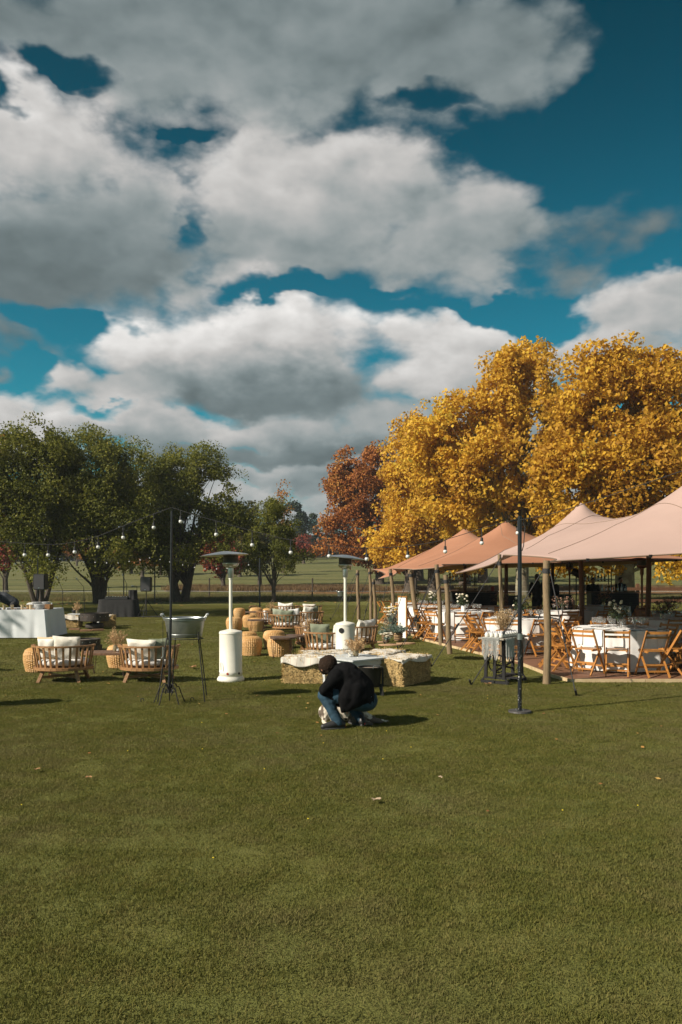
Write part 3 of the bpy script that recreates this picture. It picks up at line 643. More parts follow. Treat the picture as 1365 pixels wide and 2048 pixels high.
# ------------------------------------------------------------------ deck
def build_deck():
    t = thing('deck', 'low brown timber floor with pale edging under the marquee', 'deck')
    ys = [13.3, 14.0, 15.2, 16.4, 17.6, 18.8, 20.0, 21.2, 22.4, 23.6, 24.8, 26.0, 27.2, 28.4, 29.6, 31.0]
    for r, (ya, yb) in enumerate(zip(ys, ys[1:])):
        x = 3 + (r % 2) * 1.2; cuts = []
        la, lb = deck_left(ya + 1e-6), deck_left(yb - 1e-6)
        c = max(la, lb) + (.7 if r % 2 else 1.5); cuts = [None]
        while c < 15.9: cuts.append(c); c += 2.44
        cuts.append(16.0)
        for a, b in zip(cuts, cuts[1:]):
            g = .006; xa0, xa1 = (la, lb) if a is None else (a + g, a + g); z = .045 + random.uniform(-.002, .002)
            vs = [(xa0, ya + g, .005), (b - g, ya + g, .005), (b - g, yb - g, .005), (xa1, yb - g, .005), (xa0, ya + g, z), (b - g, ya + g, z), (b - g, yb - g, z), (xa1, yb - g, z)]
            MB()._add(vs, [(3, 2, 1, 0), (4, 5, 6, 7), (0, 1, 5, 4), (1, 2, 6, 5), (2, 3, 7, 6), (3, 0, 4, 7)]).build('deck_panel', deckm, t, False)
    p = [Vector((x - .02, y, .03)) for x, y in DECK[:6]]
    for a, b in zip(p, p[1:]): MB().beam(a, b, .03, .055).build('edge_trim', trimm, t, False)
    for a, b in ((3.8, 5.05), (5.05, 7.4), (7.4, 10), (10, 12.6), (12.6, 16)): MB().beam((a + .004, 13.28, .03), (b - .004, 13.28, .03), .03, .055).build('edge_trim', trimm, t, False)
build_deck()

# ------------------------------------------------------------------ stretch canopies
def catm(P, n):
    P = [Vector(p) for p in P]; out = []
    for i in range(len(P) - 1):
        for k in range(n): out.append((i + k / n))
    out.append(len(P) - 1)
    return out
def edge_curve(sup, inward, n, bow=.13, drop=0):
    """supports joined by bows that cut in towards the canopy; n+1 samples evenly spread"""
    sup = [Vector(p) for p in sup]; L = [(b - a).length for a, b in zip(sup, sup[1:])]; tot = sum(L); out = []
    c = Vector(inward)
    for k in range(n + 1):
        s = tot * k / n; i = 0
        while i < len(L) - 1 and s > L[i]: s -= L[i]; i += 1
        u = min(1, s / L[i]); a, b = sup[i], sup[i + 1]; p = a.lerp(b, u)
        d = (b - a); nrm = Vector((-d.y, d.x, 0)).normalized(); m = a.lerp(b, .5)
        if nrm.dot(Vector((c.x - m.x, c.y - m.y, 0))) < 0: nrm = -nrm
        w = math.sin(PI * u) ** .8 * bow * L[i]
        out.append(p + nrm * min(w, .9) + Vector((0, 0, drop * math.sin(PI * u))))
    return out
def canopy(label, front, left, back, right, peaks, mat, seammat, n=80, bow=.12):
    """four edges: front (left to right), left (front to back), back, right"""
    ctr = sum((Vector(p) for p in front + back), Vector()) / len(front + back)
    Fc, Lc, Bc, Rc = (np.array([tuple(p) for p in edge_curve(e, ctr, n, b)]) for e, b in ((front, .05), (left, .16), (back, bow), (right, .08)))
    u = np.linspace(0, 1, n + 1)[None, :, None]; v = np.linspace(0, 1, n + 1)[:, None, None]
    S = (1 - v) * Fc[None] + v * Bc[None] + (1 - u) * Lc[:, None] + u * Rc[:, None] - ((1 - u) * (1 - v) * Fc[0] + u * (1 - v) * Fc[-1] + (1 - u) * v * Bc[0] + u * v * Bc[-1])
    Z = S[..., 2]; ob = np.full_like(Z, -9)
    for (x, y, z, k) in peaks:
        r = np.hypot(S[..., 0] - x, S[..., 1] - y); ob = np.maximum(ob, z - k * np.sqrt(r * r + .005) ** .72 + k * .005 ** .36)
    ob[0] = ob[-1] = -9; ob[:, 0] = ob[:, -1] = -9
    for _ in range(2600):
        Z[1:-1, 1:-1] = .25 * (Z[2:, 1:-1] + Z[:-2, 1:-1] + Z[1:-1, 2:] + Z[1:-1, :-2]); np.maximum(Z, ob, out=Z)
    t = thing('stretch_canopy', label, 'canopy')
    w = n + 1; fs = [(j * w + i, j * w + i + 1, (j + 1) * w + i + 1, (j + 1) * w + i) for j in range(n) for i in range(n)]
    me = bpy.data.meshes.new('membrane'); me.from_pydata(S.reshape(-1, 3).tolist(), [], fs); me.materials.append(mat); me.shade_smooth()
    mo = link('membrane', me, t); so_ = mo.modifiers.new('thickness', 'SOLIDIFY'); so_.thickness = .012
    for e in (S[0], S[:, 0], S[-1], S[:, -1]):
        MB().tube([tuple(p) for p in e], .014, 6).build('edge_webbing', seammat, t)
    for ui in (int(n * .36), int(n * .7)):
        MB().tube([(p[0], p[1], p[2] + .004) for p in S[2:-2, ui]], .007, 5).build('seam', seammat, t)
    for vi in (int(n * .42), int(n * .75)):
        MB().tube([(p[0], p[1], p[2] + .004) for p in S[vi, 2:-2]], .007, 5).build('seam', seammat, t)
    for k in range(6, n, 9):
        p = S[0][k]; MB().box((p[0], p[1] - .015, p[2] - .01), (.05, .03, .05)).build('webbing_clip', blackm, t)
    return S
blush = pmat('blush_canopy_fabric', (.435, .305, .262), (.405, .28, .24), .8, .8, trans=.05, bump=.35, bscale=2.2, big=(.5, (.41, .285, .245)))
terra = pmat('terracotta_canopy_fabric', (.37, .17, .095), (.335, .15, .082), .8, .8, trans=.05, bump=.35, bscale=2.2)
seamb = pmat('canopy_seam', (.22, .15, .11), (.2, .14, .1), 5, .8)
SB = canopy('near stretch canopy of pale blush fabric over the right dining tables',
       [(3.37, 13.1, 2.0), (6.0, 13.0, 2.16), (9.2, 13.0, 2.3), (12.5, 13, 2.35)], [(3.37, 13.1, 2.0), (3.3, 16.3, 2.19), (2.6, 18.1, 1.82)],
       [(2.6, 18.1, 1.82), (4.25, 20.8, 2.42), (6.0, 22.9, 2.95), (9.5, 24.0, 2.6), (13, 24.3, 2.5)], [(12.5, 13, 2.35), (13, 18.5, 2.5), (13, 24.3, 2.5)],
       [(6.31, 21, 3.68, 1.0), (7.95, 16.4, 4.42, 1.02), (11.6, 20, 2.9, .8)], blush, seamb, bow=.03)
ST_ = canopy('far stretch canopy of terracotta fabric with two pointed peaks',
       [(2.56, 20.3, 2.04), (6.3, 22.4, 2.12), (9.5, 23.4, 2.2), (12.5, 23.8, 2.2)], [(2.56, 20.3, 2.04), (1.92, 22.6, 1.92), (1.6, 25, 1.97), (1.25, 27.2, 1.64), (1.12, 29.5, 1.98)],
       [(1.12, 29.5, 1.98), (4.2, 34.5, 2.0), (8, 36, 2.1), (12.5, 36, 2.2)], [(12.5, 23.8, 2.2), (12.8, 30, 2.3), (12.5, 36, 2.2)],
       [(4.64, 30, 3.52, .74), (5.36, 26, 3.53, .74), (9.6, 29, 3.5, .8)], terra, seamb)

# ------------------------------------------------------------------ poles
def pole(label, bx, by, tx, ty, tz, r=.047, mat=polewood, group='peeled timber poles round the marquee', cap=True, name='tent_pole', hi=0):
    t = thing(name, label, 'pole', (bx, by, 0), 0, group)
    n = 12; pts = []; rs = []
    for k in range(n + 1):
        u = k / n; w = .012 * math.sin(u * 7 + bx * 9); pts.append(((tx - bx) * u + w, (ty - by) * u, -.02 + tz * u)); rs.append(r * (1.12 - .18 * u) * random.uniform(.96, 1.04))
    MB().tube(pts, rs, 12).build('shaft', mat, t)
    if cap:
        q = Vector(pts[-2]); MB().tube([q + Vector((0, 0, -.04)), q + Vector((0, 0, .04))], r * 1.08, 10).build('rope_lashing', ropem, t)
    return t
pole('thick peeled timber pole at the near corner of the blush canopy', 3.37, 13.08, 3.36, 13.06, 2.04, .058)
pole('slim yellowish timber pole standing behind the sewing machine table', 3.28, 16.25, 3.24, 16.3, 2.22, .04)
pole('timber pole at the deck edge right of the leaning pair', 2.45, 18.0, 2.36, 18.0, 1.80, .055)
pole('timber pole beside the pale canopy tail, first of a close pair', 2.54, 20.2, 2.43, 20.25, 2.06, .055)
pole('timber pole leaning left with a dark lashed head', 2.24, 22.5, 1.93, 22.55, 1.94, .065)
pole('timber pole standing directly behind the white signboard', 1.72, 25, 1.54, 25, 1.98, .055)
pole('shortest pale timber pole left of the flower baskets', 1.19, 27.3, 1.11, 27.2, 1.65, .055)
pole('tall slim timber pole beside the terracotta canopy tip', 1.13, 29.6, 1.06, 29.5, 2.02, .055)
pole('leftmost dark timber pole of the marquee row', .69, 31.5, .65, 31.5, 1.97, .065)
for x, y, z, l in ((6.31, 21, 3.6, 'dark interior pole under the blush canopy peak'), (5.36, 26, 3.5, 'reddish interior pole under the nearer terracotta peak'), (4.64, 30, 3.5, 'interior pole behind the bottle shelves under the farthest peak'),
                   (7.9, 16.4, 4.0, 'interior pole under the high blush peak beyond the right edge'), (7.3, 19, 2.7, 'dark interior pole right of the heater near the right edge'), (7.55, 28.5, 2.4, 'slim dark pole behind the standing man')):
    pole(l, x, y, x, y, z, .06, darkpole, 'dark interior marquee poles', False)

def rope(label, a, b, peg=True):
    a = Vector(a); b = Vector(b); t = thing('guy_rope', label, 'guy rope', b, 0, 'guy ropes of the marquee')
    a = a - b; pts = [a * u + Vector((0, 0, -.02 * math.sin(PI * u))) for u in (0, .2, .4, .6, .8, 1)]
    MB().tube([pts[0] * .0] + pts[1:], .009, 5).build('cord', ropem, t)
    d = a.normalized(); MB().tube([d * .9, d * 1.05], .02, 6).build('tensioner', blackm, t)
    if peg: MB().tube([Vector((-.03, -.05, .10)), Vector((0, 0, .03)), Vector((.02, .05, -.05))], .018, 6).build('peg', blackm, t)
g0 = lambda px, py: tuple(G(px, py))
rope('guy rope from the thick corner pole down to a peg left of the sewing table', (3.37, 13.08, 1.98), g0(942, 1371))
rope('thin guy rope from the thick corner pole down to the lawn in front', (3.40, 13.05, 1.9), g0(1153, 1392))
rope('guy rope ending at a peg just right of the straw bales', (3.25, 16.25, 2.15), g0(863, 1334))
rope('guy rope from the leaning pole pair to the peg behind the straw bales', (2.38, 18, 1.78), g0(797, 1300))
rope('parallel guy rope beside it reaching the same peg behind the bales', (2.45, 20.2, 2.0), g0(803, 1301))
rope('guy rope whose peg lies in front of the flower baskets', (1.95, 22.5, 1.9), g0(770, 1290))
rope('guy rope crossing in front of the white signboard', (2.45, 20.25, 2.04), g0(814, 1272))
rope('guy rope left of the shortest timber pole', (1.12, 27.2, 1.6), g0(722, 1262))
rope('guy rope falling from the terracotta canopy tip', (1.08, 29.5, 1.95), g0(700, 1254))
rope('guy rope from the leftmost timber pole to the lawn behind the steel tub', (.66, 31.5, 1.95), g0(662, 1240))
rope('second guy rope from the leftmost timber pole', (.66, 31.5, 1.9), g0(684, 1250))
rope('guy rope from the pole behind the signboard', (1.56, 25, 1.9), g0(745, 1270))
rope('guy rope slanting across the pole behind the sewing table', (6.2, 20.6, 3.3), (3.2, 14.6, .05), False)

# ------------------------------------------------------------------ folding chairs
def make_fchair():
    t = thing('folding_chair', '', 'chair')
    for s in (-1, 1):
        x = s * .205
        MB().beam((x, -.24, .79), (x, .24, 0), .022, .036, (0, 1, 0)).build('leg', chairwood, t, False)
        x = s * .178
        MB().beam((x, .13, .455), (x, -.27, 0), .022, .034, (0, 1, 0)).build('leg', chairwood, t, False)
    for z, h in ((.755, .045), (.675, .04)):
        y = .24 - .48 * z / .79 - .002
        MB().grid(lambda u, v, y=y, z=z, h=h: (-.195 + .39 * u, y - .018 * math.sin(PI * u), z - h / 2 + h * v), 6, 1).grid(lambda u, v, y=y, z=z, h=h: (.195 - .39 * u, y + .014 - .018 * math.sin(PI * u), z - h / 2 + h * v), 6, 1).build('back_rail', chairwood, t)
    for k in range(6): MB().box((0, -.13 + .062 * k, .44), (.334, .05, .016)).build('seat_slat', chairwood, t, False)
    for s in (-1, 1): MB().beam((s * .155, -.165, .422), (s * .155, .21, .422), .02, .024).build('seat_rail', chairwood, t, False)
    for z in (.10, .20):
        y = -.27 + .40 * z / .455; MB().box((0, y, z), (.334, .018, .03)).build('stretcher', chairwood, t, False)
    y = .24 - .48 * .14 / .79; MB().box((0, y, .14), (.39, .018, .03)).build('stretcher', chairwood, t, False)
    return t
fchair = Kind(make_fchair)
# ------------------------------------------------------------------ round tables
def make_cloth_table(rad, h, seed=0):
    ph = seed * 1.7
    def fn(u, v):
        a = 2 * PI * u
        if v < .3: r = rad * v / .3; return (r * math.cos(a), r * math.sin(a), h)
        w = (v - .3) / .7; f = math.sin(a * 11 + ph) * .6 + math.sin(a * 17 + 2 * ph) * .4
        r = rad + .012 + w * .03 + f * .07 * w ** .8; z = h - .006 - w * (h - .03) + (.012 * f * w)
        return (r * math.cos(a), r * math.sin(a), z)
    return MB().grid(fn, 120, 20, True)
wine = Kind(lambda: _glass())
def _glass():
    o = MB().lathe([(.032, 0), (.032, .004), (.004, .008), (.004, .09), (.03, .11), (.042, .145), (.036, .195), (.035, .195), (.040, .145), (.028, .113)], 12).build('wine_glass', glassm)
    return tag(o, '', 'glass')
plate = Kind(lambda: tag(MB().lathe([(.07, 0), (.10, .004), (.145, .016), (.145, .02), (.10, .009), (.0, .008)], 20).build('plate', china), '', 'plate'))
def _napkin():
    def fn(u, v):
        x = -.09 + .18 * u; w = v * .52
        return (x, .2 - min(w, .24), .002) if w < .24 else (x + .006 * math.sin(v * 9), -.032 - .05 * (w - .24) - .004 * math.sin(u * 7), -(w - .24))
    return tag(MB().grid(fn, 5, 14).build('napkin', linen), '', 'napkin')
napkin = Kind(_napkin)
napkin_pink = pmat('blush_linen', (.55, .30, .22), (.5, .27, .2), 5, .85)
def bouquet(name, label, cat, loc, h=.42, r=.16, pot=True, white=True, n=44, dusk=False):
    t = thing(name, label, cat, loc, 0)
    if pot: MB().lathe([(.05, 0), (.065, .12), (.07, .15), (.06, .15), (.05, .1)], 14).build('pot', china, t)
    else: MB().lathe([(.045, 0), (.05, .02), (.04, .1), (.05, .2), (.045, .2), (.035, .1)], 12).build('vase', glassm, t)
    mb = MB(); lp = []; fl = []
    for k in range(n):
        a = random.uniform(0, 2 * PI); q = random.uniform(.1, 1) ** .6; z = h * random.uniform(.62, 1.08) - q * .05
        p = Vector((r * q * math.cos(a), r * q * math.sin(a), z)); mb.tube([(0, 0, .1), (p.x * .4, p.y * .4, z * .6), p], .003, 4, cap=False)
        for _ in range(7): lp.append(p + Vector((random.gauss(0, .025), random.gauss(0, .025), random.uniform(-.16, .02))))
        if k % 3 == 0: fl.append(p)
    mb.build('stems', tableleaf, t, kind='stuff')
    link('foliage', quads_mesh('foliage', leaf_quads(np.array([tuple(p) for p in lp]), .036, .4), tableleaf if not dusk else duskflower), t, 'stuff')
    for p in fl[:14]:
        MB().ball((p.x, p.y, p.z + .01), random.uniform(.024, .038), 8, 5, (1, 1, .8)).build('bloom', (petal if white else duskflower) if not dusk else duskflower, t)
    return t
TABLES = [  # x, y, radius, first chair angle, label words, detail, step
    (5.2, 14.95, .81, 249, 'big front table', 3, 28), (4.12, 18.3, .80, 247, 'corner pole table', 2, 31), (3.32, 21.7, .80, 260, 'bar side table', 2, 32),
    (2.88, 24.7, .80, 256, 'leaning poles table', 2, 32), (2.55, 27.9, .80, 280, 'signboard table', 1, 36),
    (7.35, 18.3, .80, 262, 'shaded right table', 1, 45), (6.15, 22.2, .80, 262, 'shaded middle table', 1, 45), (8.9, 21.6, .80, 262, 'shaded table before the bartenders', 1, 45),
    (5.0, 25.2, .80, 262, 'shaded table before the standing man', 1, 45), (8.4, 25.6, .80, 262, 'shaded far bar table', 1, 45), (8.75, 15.6, .82, 200, 'table cut by the right edge', 1, 36)]
ORD = ['first', 'second', 'third', 'fourth', 'fifth', 'sixth', 'seventh', 'eighth', 'ninth', 'tenth', 'eleventh', 'twelfth']
def side(a):
    return {0: 'right', 1: 'far right', 2: 'far', 3: 'far left', 4: 'left', 5: 'near left', 6: 'near', 7: 'near right'}[int(((a % 360) + 22.5) // 45) % 8]
CN = {}
for i, (x, y, rad, a0, words_, det, step) in enumerate(TABLES):
    H = .74
    t = thing('round_table', 'white clothed round dining table, the %s' % words_, 'table', (x, y, .047), i * .7, 'round dining tables')
    make_cloth_table(rad, H, i).build('tablecloth', linen, t)
    MB().lathe([(rad - .01, H - .03), (rad - .005, H - .004)], 40).build('tabletop', chairwood, t)
    MB().lathe([(.3, .0), (.3, .04), (.06, .06), (.06, H - .04)], 16).build('pedestal', chairwood, t)
    a = a0; k = 0
    while a < a0 + 360 - step * .6:
        th = R(a); off = rad + (.36 if i == 0 else .27) + random.uniform(-.05, .06)
        if det == 1 and side(a) in ('far', 'far right', 'far left') and i > 4: a += step; continue
        cx, cy = x + off * math.cos(th), y + off * math.sin(th)
        if not (i == 10 and a > 200 + 170) and cx > deck_left(min(max(cy, 13.31), 30.9)) - .12:
            sd = side(a); key = (i, sd); CN[key] = CN.get(key, 0) + 1
            lab = 'folding chair at the %s side of the %s' % (sd, words_) if CN[key] == 1 else '%s folding chair at the %s side of the %s' % (('second', 'third', 'fourth', 'fifth')[CN[key] - 2], sd, words_)
            fchair((cx, cy, .047), th + PI / 2 + random.uniform(-.13, .13), lab, 'folding chairs round the dining tables')
        if det >= 2 or (k % 2 == 0 and i < 8):
            pr = rad - .17; plate((x + pr * math.cos(th), y + pr * math.sin(th), .79), 0, 'white plate at the %s of the %s, place %s' % (side(a), words_, ORD[k % 12]), 'plates on the ' + words_)
            if det >= 2: napkin((x + rad * math.cos(th) * 1.005, y + rad * math.sin(th) * 1.005, .793), th + PI / 2, 'white napkin hanging at the %s of the %s, place %s' % (side(a), words_, ORD[k % 12]), 'napkins on the ' + words_)
            for q in range(2 if det > 1 else 1):
                gr = rad - .34 - .06 * q; ga = th + .13 + .09 * q
                wine((x + gr * math.cos(ga), y + gr * math.sin(ga), .789), 0, '%s wine glass at the %s of the %s, place %s' % (('outer', 'inner')[q], side(a), words_, ORD[k % 12]), 'wine glasses on the ' + words_)
        a += step; k += 1
    if i < 5: bouquet('flower_vase', 'vase of white flowers at the middle of the %s' % words_, 'flowers', (x, y, .79), .46 if i else .5, .2, pot=(i in (2,)), n=40)
    elif i < 10: bouquet('flower_vase', 'dusky dried flowers at the middle of the %s' % words_, 'flowers', (x, y, .79), .4, .3, pot=False, n=44, dusk=True)

# ------------------------------------------------------------------ bars and what stands on them
def bottle(loc, c, label, h=.3, group=None):
    m = pmat('bottle_glass_%s' % c[0], c[1], None, 5, .12, coat=.5)
    t = thing('bottle', label, 'bottle', loc, 0, group)
    MB().lathe([(.036, 0), (.037, .02), (.037, h * .6), (.014, h * .74), (.014, h)], 12).build('body', m, t)
    MB().lathe([(.0385, h * .15), (.0385, h * .48)], 12).build('label_band', china if c[0] != 'green' else petal, t)
BOT = [('amber', (.35, .14, .02)), ('clear', (.45, .5, .5)), ('green', (.02, .07, .03)), ('dark', (.02, .015, .015)), ('yellow', (.5, .36, .05))]
def bar(label, x0, x1, y, h, dep, lab2):
    t = thing('bar_counter', label, 'bar', ((x0 + x1) / 2, y, .0)); w = x1 - x0
    MB().box((0, dep / 2, h / 2 - .02), (w, dep, h - .04)).build('carcass', plastic, t)
    n = 14
    for k in range(n): MB().box((0, -.012, .06 + (h - .12) * (k + .5) / n), (w - .02, .02, (h - .12) / n * .8)).build('front_slat', blackm, t)
    MB().box((0, dep / 2, h), (w + .06, dep + .06, .04)).build('countertop', darkwood, t)
bar('black slatted bar counter under the terracotta canopy', 4.45, 6.25, 32, 1.1, .6, '')
bar('black bar counter in the shade in front of two bartenders', 9.7, 11.55, 31, 1.1, .6, '')
def shelf(label, x0, x1, y, zs, top):
    t = thing('bottle_shelf', label, 'shelf', (x0, y, 0)); w = x1 - x0
    for x in (0, w):
        for yy in (0, .35): MB().beam((x, yy, 0), (x, yy, top), .03, .03, (0, 1, 0)).build('upright', blackm, t)
    for z in zs: MB().box((w / 2, .175, z), (w, .36, .025)).build('shelf_board', darkwood, t)
shelf('open bottle shelf standing behind the black slatted bar', 4.55, 5.6, 33.2, (.9, 1.12, 1.5), 1.85)
shelf('open bottle shelf standing behind the far shaded bar', 9.85, 10.95, 32.4, (.8, 1.12, 1.5), 1.95)
for k in range(9):
    c = BOT[(k * 3) % 5]; bottle((4.66 + .1 * k + (.03 if k % 2 else 0), 33.36, 1.513), c, '%s bottle, %s from the left on the shelf behind the slatted bar' % (c[0], ORD[k]), random.uniform(.26, .34), '%s bottles on the slatted bar shelf' % c[0])
for k in range(7):
    c = BOT[(k * 2) % 5]; bottle((9.95 + .13 * k, 32.55, 1.513), c, '%s bottle, %s from the left on the far bar shelf' % (c[0], ORD[k]), random.uniform(.26, .34), '%s bottles behind the far bar' % c[0])
for k in range(12): wine((4.6 + .085 * k, 32.3 + .06 * (k % 3), 1.121), 0, 'stemmed glass on the slatted bar counter, %s from its left end' % ORD[k], 'glasses on the slatted bar')
for k in range(7):
    c = BOT[(k * 2 + 1) % 5]; bottle((10.2 + .15 * k, 31.25, 1.121), c, '%s bottle, %s from the left on the far bar counter' % (c[0], ORD[k]), random.uniform(.2, .3), '%s bottles on the far bar' % c[0])
t = thing('juice_dispenser', 'amber juice dispenser on the slatted bar counter', 'dispenser', (4.98, 32.2, 1.121)); MB().lathe([(.06, 0), (.065, .02), (.065, .2), (.06, .21)], 12).build('jar', pmat('juice', (.6, .26, .02), None, 5, .2), t); MB().lathe([(.062, .21), (.05, .235)], 12).build('lid', steel, t)
t = thing('red_bucket', 'small red tin at the right end of the slatted bar', 'tin', (6.1, 32.2, 1.121)); MB().lathe([(.075, 0), (.08, .15), (.075, .15)], 12).build('tin_body', pmat('red_tin', (.5, .03, .01), None, 5, .4), t); MB().lathe([(.08, .15), (.075, .17)], 12).build('lid', pmat('red_tin', (.5, .03, .01)), t)
def cabinet(label, x, y, w, d, z0, h, name='loudspeaker', cat='loudspeaker', grille=True):
    t = thing(name, label, cat, (x, y, z0))
    bm = bmesh.new(); bmesh.ops.create_cube(bm, size=1); bmesh.ops.scale(bm, vec=(w, d, h), verts=bm.verts); bmesh.ops.translate(bm, vec=(0, 0, h / 2), verts=bm.verts)
    bmesh.ops.bevel(bm, geom=bm.edges[:], offset=.025, segments=2, affect='EDGES'); me = bpy.data.meshes.new('cabinet'); bm.to_mesh(me); bm.free(); me.materials.append(plastic); link('cabinet', me, t)
    if grille:
        MB().box((0, -d / 2 - .004, h * .5), (w * .86, .012, h * .9)).build('grille', pmat('speaker_grille', (.03, .03, .032), (.045, .045, .05), 200, .6), t)
        MB().box((0, -d / 2 - .012, h * .12), (w * .14, .006, h * .03)).build('badge', steel, t)
    return t
cabinet('large black speaker cabinet on the deck right of the slatted bar', 6.42, 29.8, .5, .45, .05, .95)
cabinet('black cabinet at the right of the standing man', 7.55, 27, .42, .4, .05, 1.05)
def hung_speaker():
    t = thing('speaker_stand', 'thin dark stand with a tilted spotlight under the blush canopy', 'stand', (7.35, 25, .05))
    MB().tube([(0, 0, 0), (0, 0, 1.95)], .018, 8).build('pole', blackm, t)
    for k in range(3): MB().tube([(0, 0, .25), (.3 * math.cos(2.1 * k), .3 * math.sin(2.1 * k), 0)], .012, 6).build('leg', blackm, t)
    MB().tube([(-.12, 0, 1.85), (.12, -.1, 1.72)], [.11, .13], 12).build('spotlight', plastic, t)
hung_speaker()
# ------------------------------------------------------------------ patio heaters
def heater(label, x, y, hole, mats, z=0, tilt=0):
    body, metal = mats; t = thing('patio_heater', label, 'patio heater', (x, y, z), 0)
    MB().lathe([(.225, 0), (.23, .012), (.23, .035), (.205, .075)], 32).build('base', body, t)
    MB().lathe([(.19, .075), (.192, .10), (.196, .105), (.196, .165), (.192, .17), (.192, .79), (.197, .795), (.197, .815), (.185, .835), (.06, .865), (.035, .87)], 32).build('gas_housing', body, t)
    MB().tube([(0, 0, .86), (tilt * .4, 0, 1.74)], .029, 12).build('post', body, t)
    MB().lathe([(.036, 1.71), (.036, 1.735), (.031, 1.74)], 14, (tilt * .4, 0, 0)).build('collar', body, t)
    MB().lathe([(.048, 1.74), (.05, 1.75), (.05, 1.90), (.07, 1.915)], 18, (tilt * .42, 0, 0)).build('valve_housing', metal, t)
    MB().lathe([(.075, 1.91), (.12, 1.93), (.14, 1.965), (.14, 1.985)], 24, (tilt * .43, 0, 0)).build('burner_skirt', metal, t)
    MB().lathe([(.128, 1.985), (.128, 2.11), (.13, 2.115)], 24, (tilt * .43, 0, 0)).build('burner_screen', burner, t)
    o = MB().lathe([(.405, 2.115), (.41, 2.122), (.36, 2.135), (.2, 2.165), (.06, 2.185), (.0, 2.187)], 40).lathe([(.405, 2.112), (.2, 2.15), (.0, 2.165)], 40).build('reflector', metal, t)
    o.rotation_euler = (0, -.05 + tilt * .5, 0) if not hole else (.0, .09, 0); o.location = (tilt * .43 if not hole else -.19, 0, 0)
    if hole:
        MB().tube([(-.075, -.172, .70), (-.078, -.188, .70)], .052, 20).build('sight_hole', pmat('dark_hole', (.008, .008, .008), None, 4, .9), t)
    else:
        for a, c in ((200, 0), (262, 1), (322, 0)):
            p = Vector((math.cos(R(a)), math.sin(R(a)), 0)); m = pmat('red_reflector', (.35, .05, .025), None, 4, .4) if c else pmat('dark_hole', (.008, .008, .008))
            MB().tube([p * .19 + Vector((0, 0, .135)), p * .2 + Vector((0, 0, .135))], .02, 12).build('vent', m, t)
        MB().tube([(-.14, -.16, .32), (-.14, -.178, .30), (-.135, -.185, .2)], .006, 6).build('latch', steel, t)
H1 = G(462, 1361); heater('white patio heater with steel reflector standing nearest the big steel tub', H1.x, H1.y, False, (enamel, steel))
H2 = G(691, 1331); heater('white patio heater with a round hole near the top, behind the whitewashed table', H2.x, H2.y, True, (enamel, steel))
copper = pmat('rusty_copper', (.22, .10, .05), (.14, .065, .035), 7, .45, .6)
heater('rusty patio heater under the blush canopy near the right edge', 7.9, 21, False, (copper, copper), .045)
heater('rusty patio heater deeper under the canopy behind the lashed corner pole', 8.0, 28, False, (copper, copper), .045)

# ------------------------------------------------------------------ steel tub on a wrought stand
def tub(label, x, y, s=1.0, opener=True, rz=0):
    t = thing('party_tub', label, 'tub', (x, y, 0), rz); t.scale = (s,) * 3
    zt, zb = 1.17, .89; sx, sy = 1.0, .78
    prof = [(.235, zb), (.24, zb + .012), (.245, zb + .02), (.285, zt - .035), (.30, zt - .03), (.302, zt), (.296, zt + .006), (.288, zt - .004), (.27, zt - .08), (.232, zb + .015), (.0, zb + .013)]
    MB().lathe(prof, 40, sx=sx, sy=sy).build('basin', galv, t)
    MB().tube([(.304 * sx * math.cos(2 * PI * k / 40), .304 * sy * math.sin(2 * PI * k / 40), zt) for k in range(41)], .009, 8).build('rim', galv, t)
    for z, r in ((zt - .035, .289), (zb + .05, .249)): MB().tube([(r * math.cos(2 * PI * k / 40), r * sy * math.sin(2 * PI * k / 40), z) for k in range(41)], .004, 6).build('rolled_bead', galv, t)
    for sd in (-1, 1):
        MB().tube([(sd * .285, -.08, zt), (sd * .325, -.08, zt + .05), (sd * .325, .08, zt + .05), (sd * .285, .08, zt)], .007, 6).build('handle', galv, t)
        MB().tube([(sd * .325, -.05, zt + .05), (sd * .325, .05, zt + .05)], .018, 10).build('grip', whitewood, t)
    ang = (52, 128, 218, 322)
    for a in ang:
        c, q = math.cos(R(a)), math.sin(R(a)); MB().tube([(.285 * c, .285 * sy * q, .98), (.275 * c, .27 * sy * q, .90), (.29 * c, .27 * q, .86), (.42 * c, .42 * q, 0)], .0085, 7).build('leg', blackm, t)
    for z, r in ((.875, .262), ): MB().tube([(r * math.cos(2 * PI * k / 32), r * .85 * math.sin(2 * PI * k / 32), z) for k in range(33)], .007, 6).build('support_ring', blackm, t)
    if opener:
        MB().tube([(-.30, -.06, 1.14), (-.30, -.06, .74)], .004, 5).build('opener_cord', blackm, t)
        MB().tube([(-.30, -.06, .76), (-.30, -.06, .62)], .012, 8).tube([(-.30 + .02 * math.cos(a), -.06, .60 + .02 * math.sin(a)) for a in np.linspace(0, 5.6, 9)], .005, 5).build('bottle_opener', steel, t)
    return t
p = G(370, 1399); tub('large galvanised tub on a black wrought iron stand in the left foreground', p.x, p.y, 1.0)
p = G(684, 1224); tub('small grey tub on a thin stand far behind the second heater', p.x, p.y + .5, .82, False, .4)
p = G(-205, 1423); tub('galvanised tub on a stand just past the left frame edge', p.x, p.y, 1.05, False)

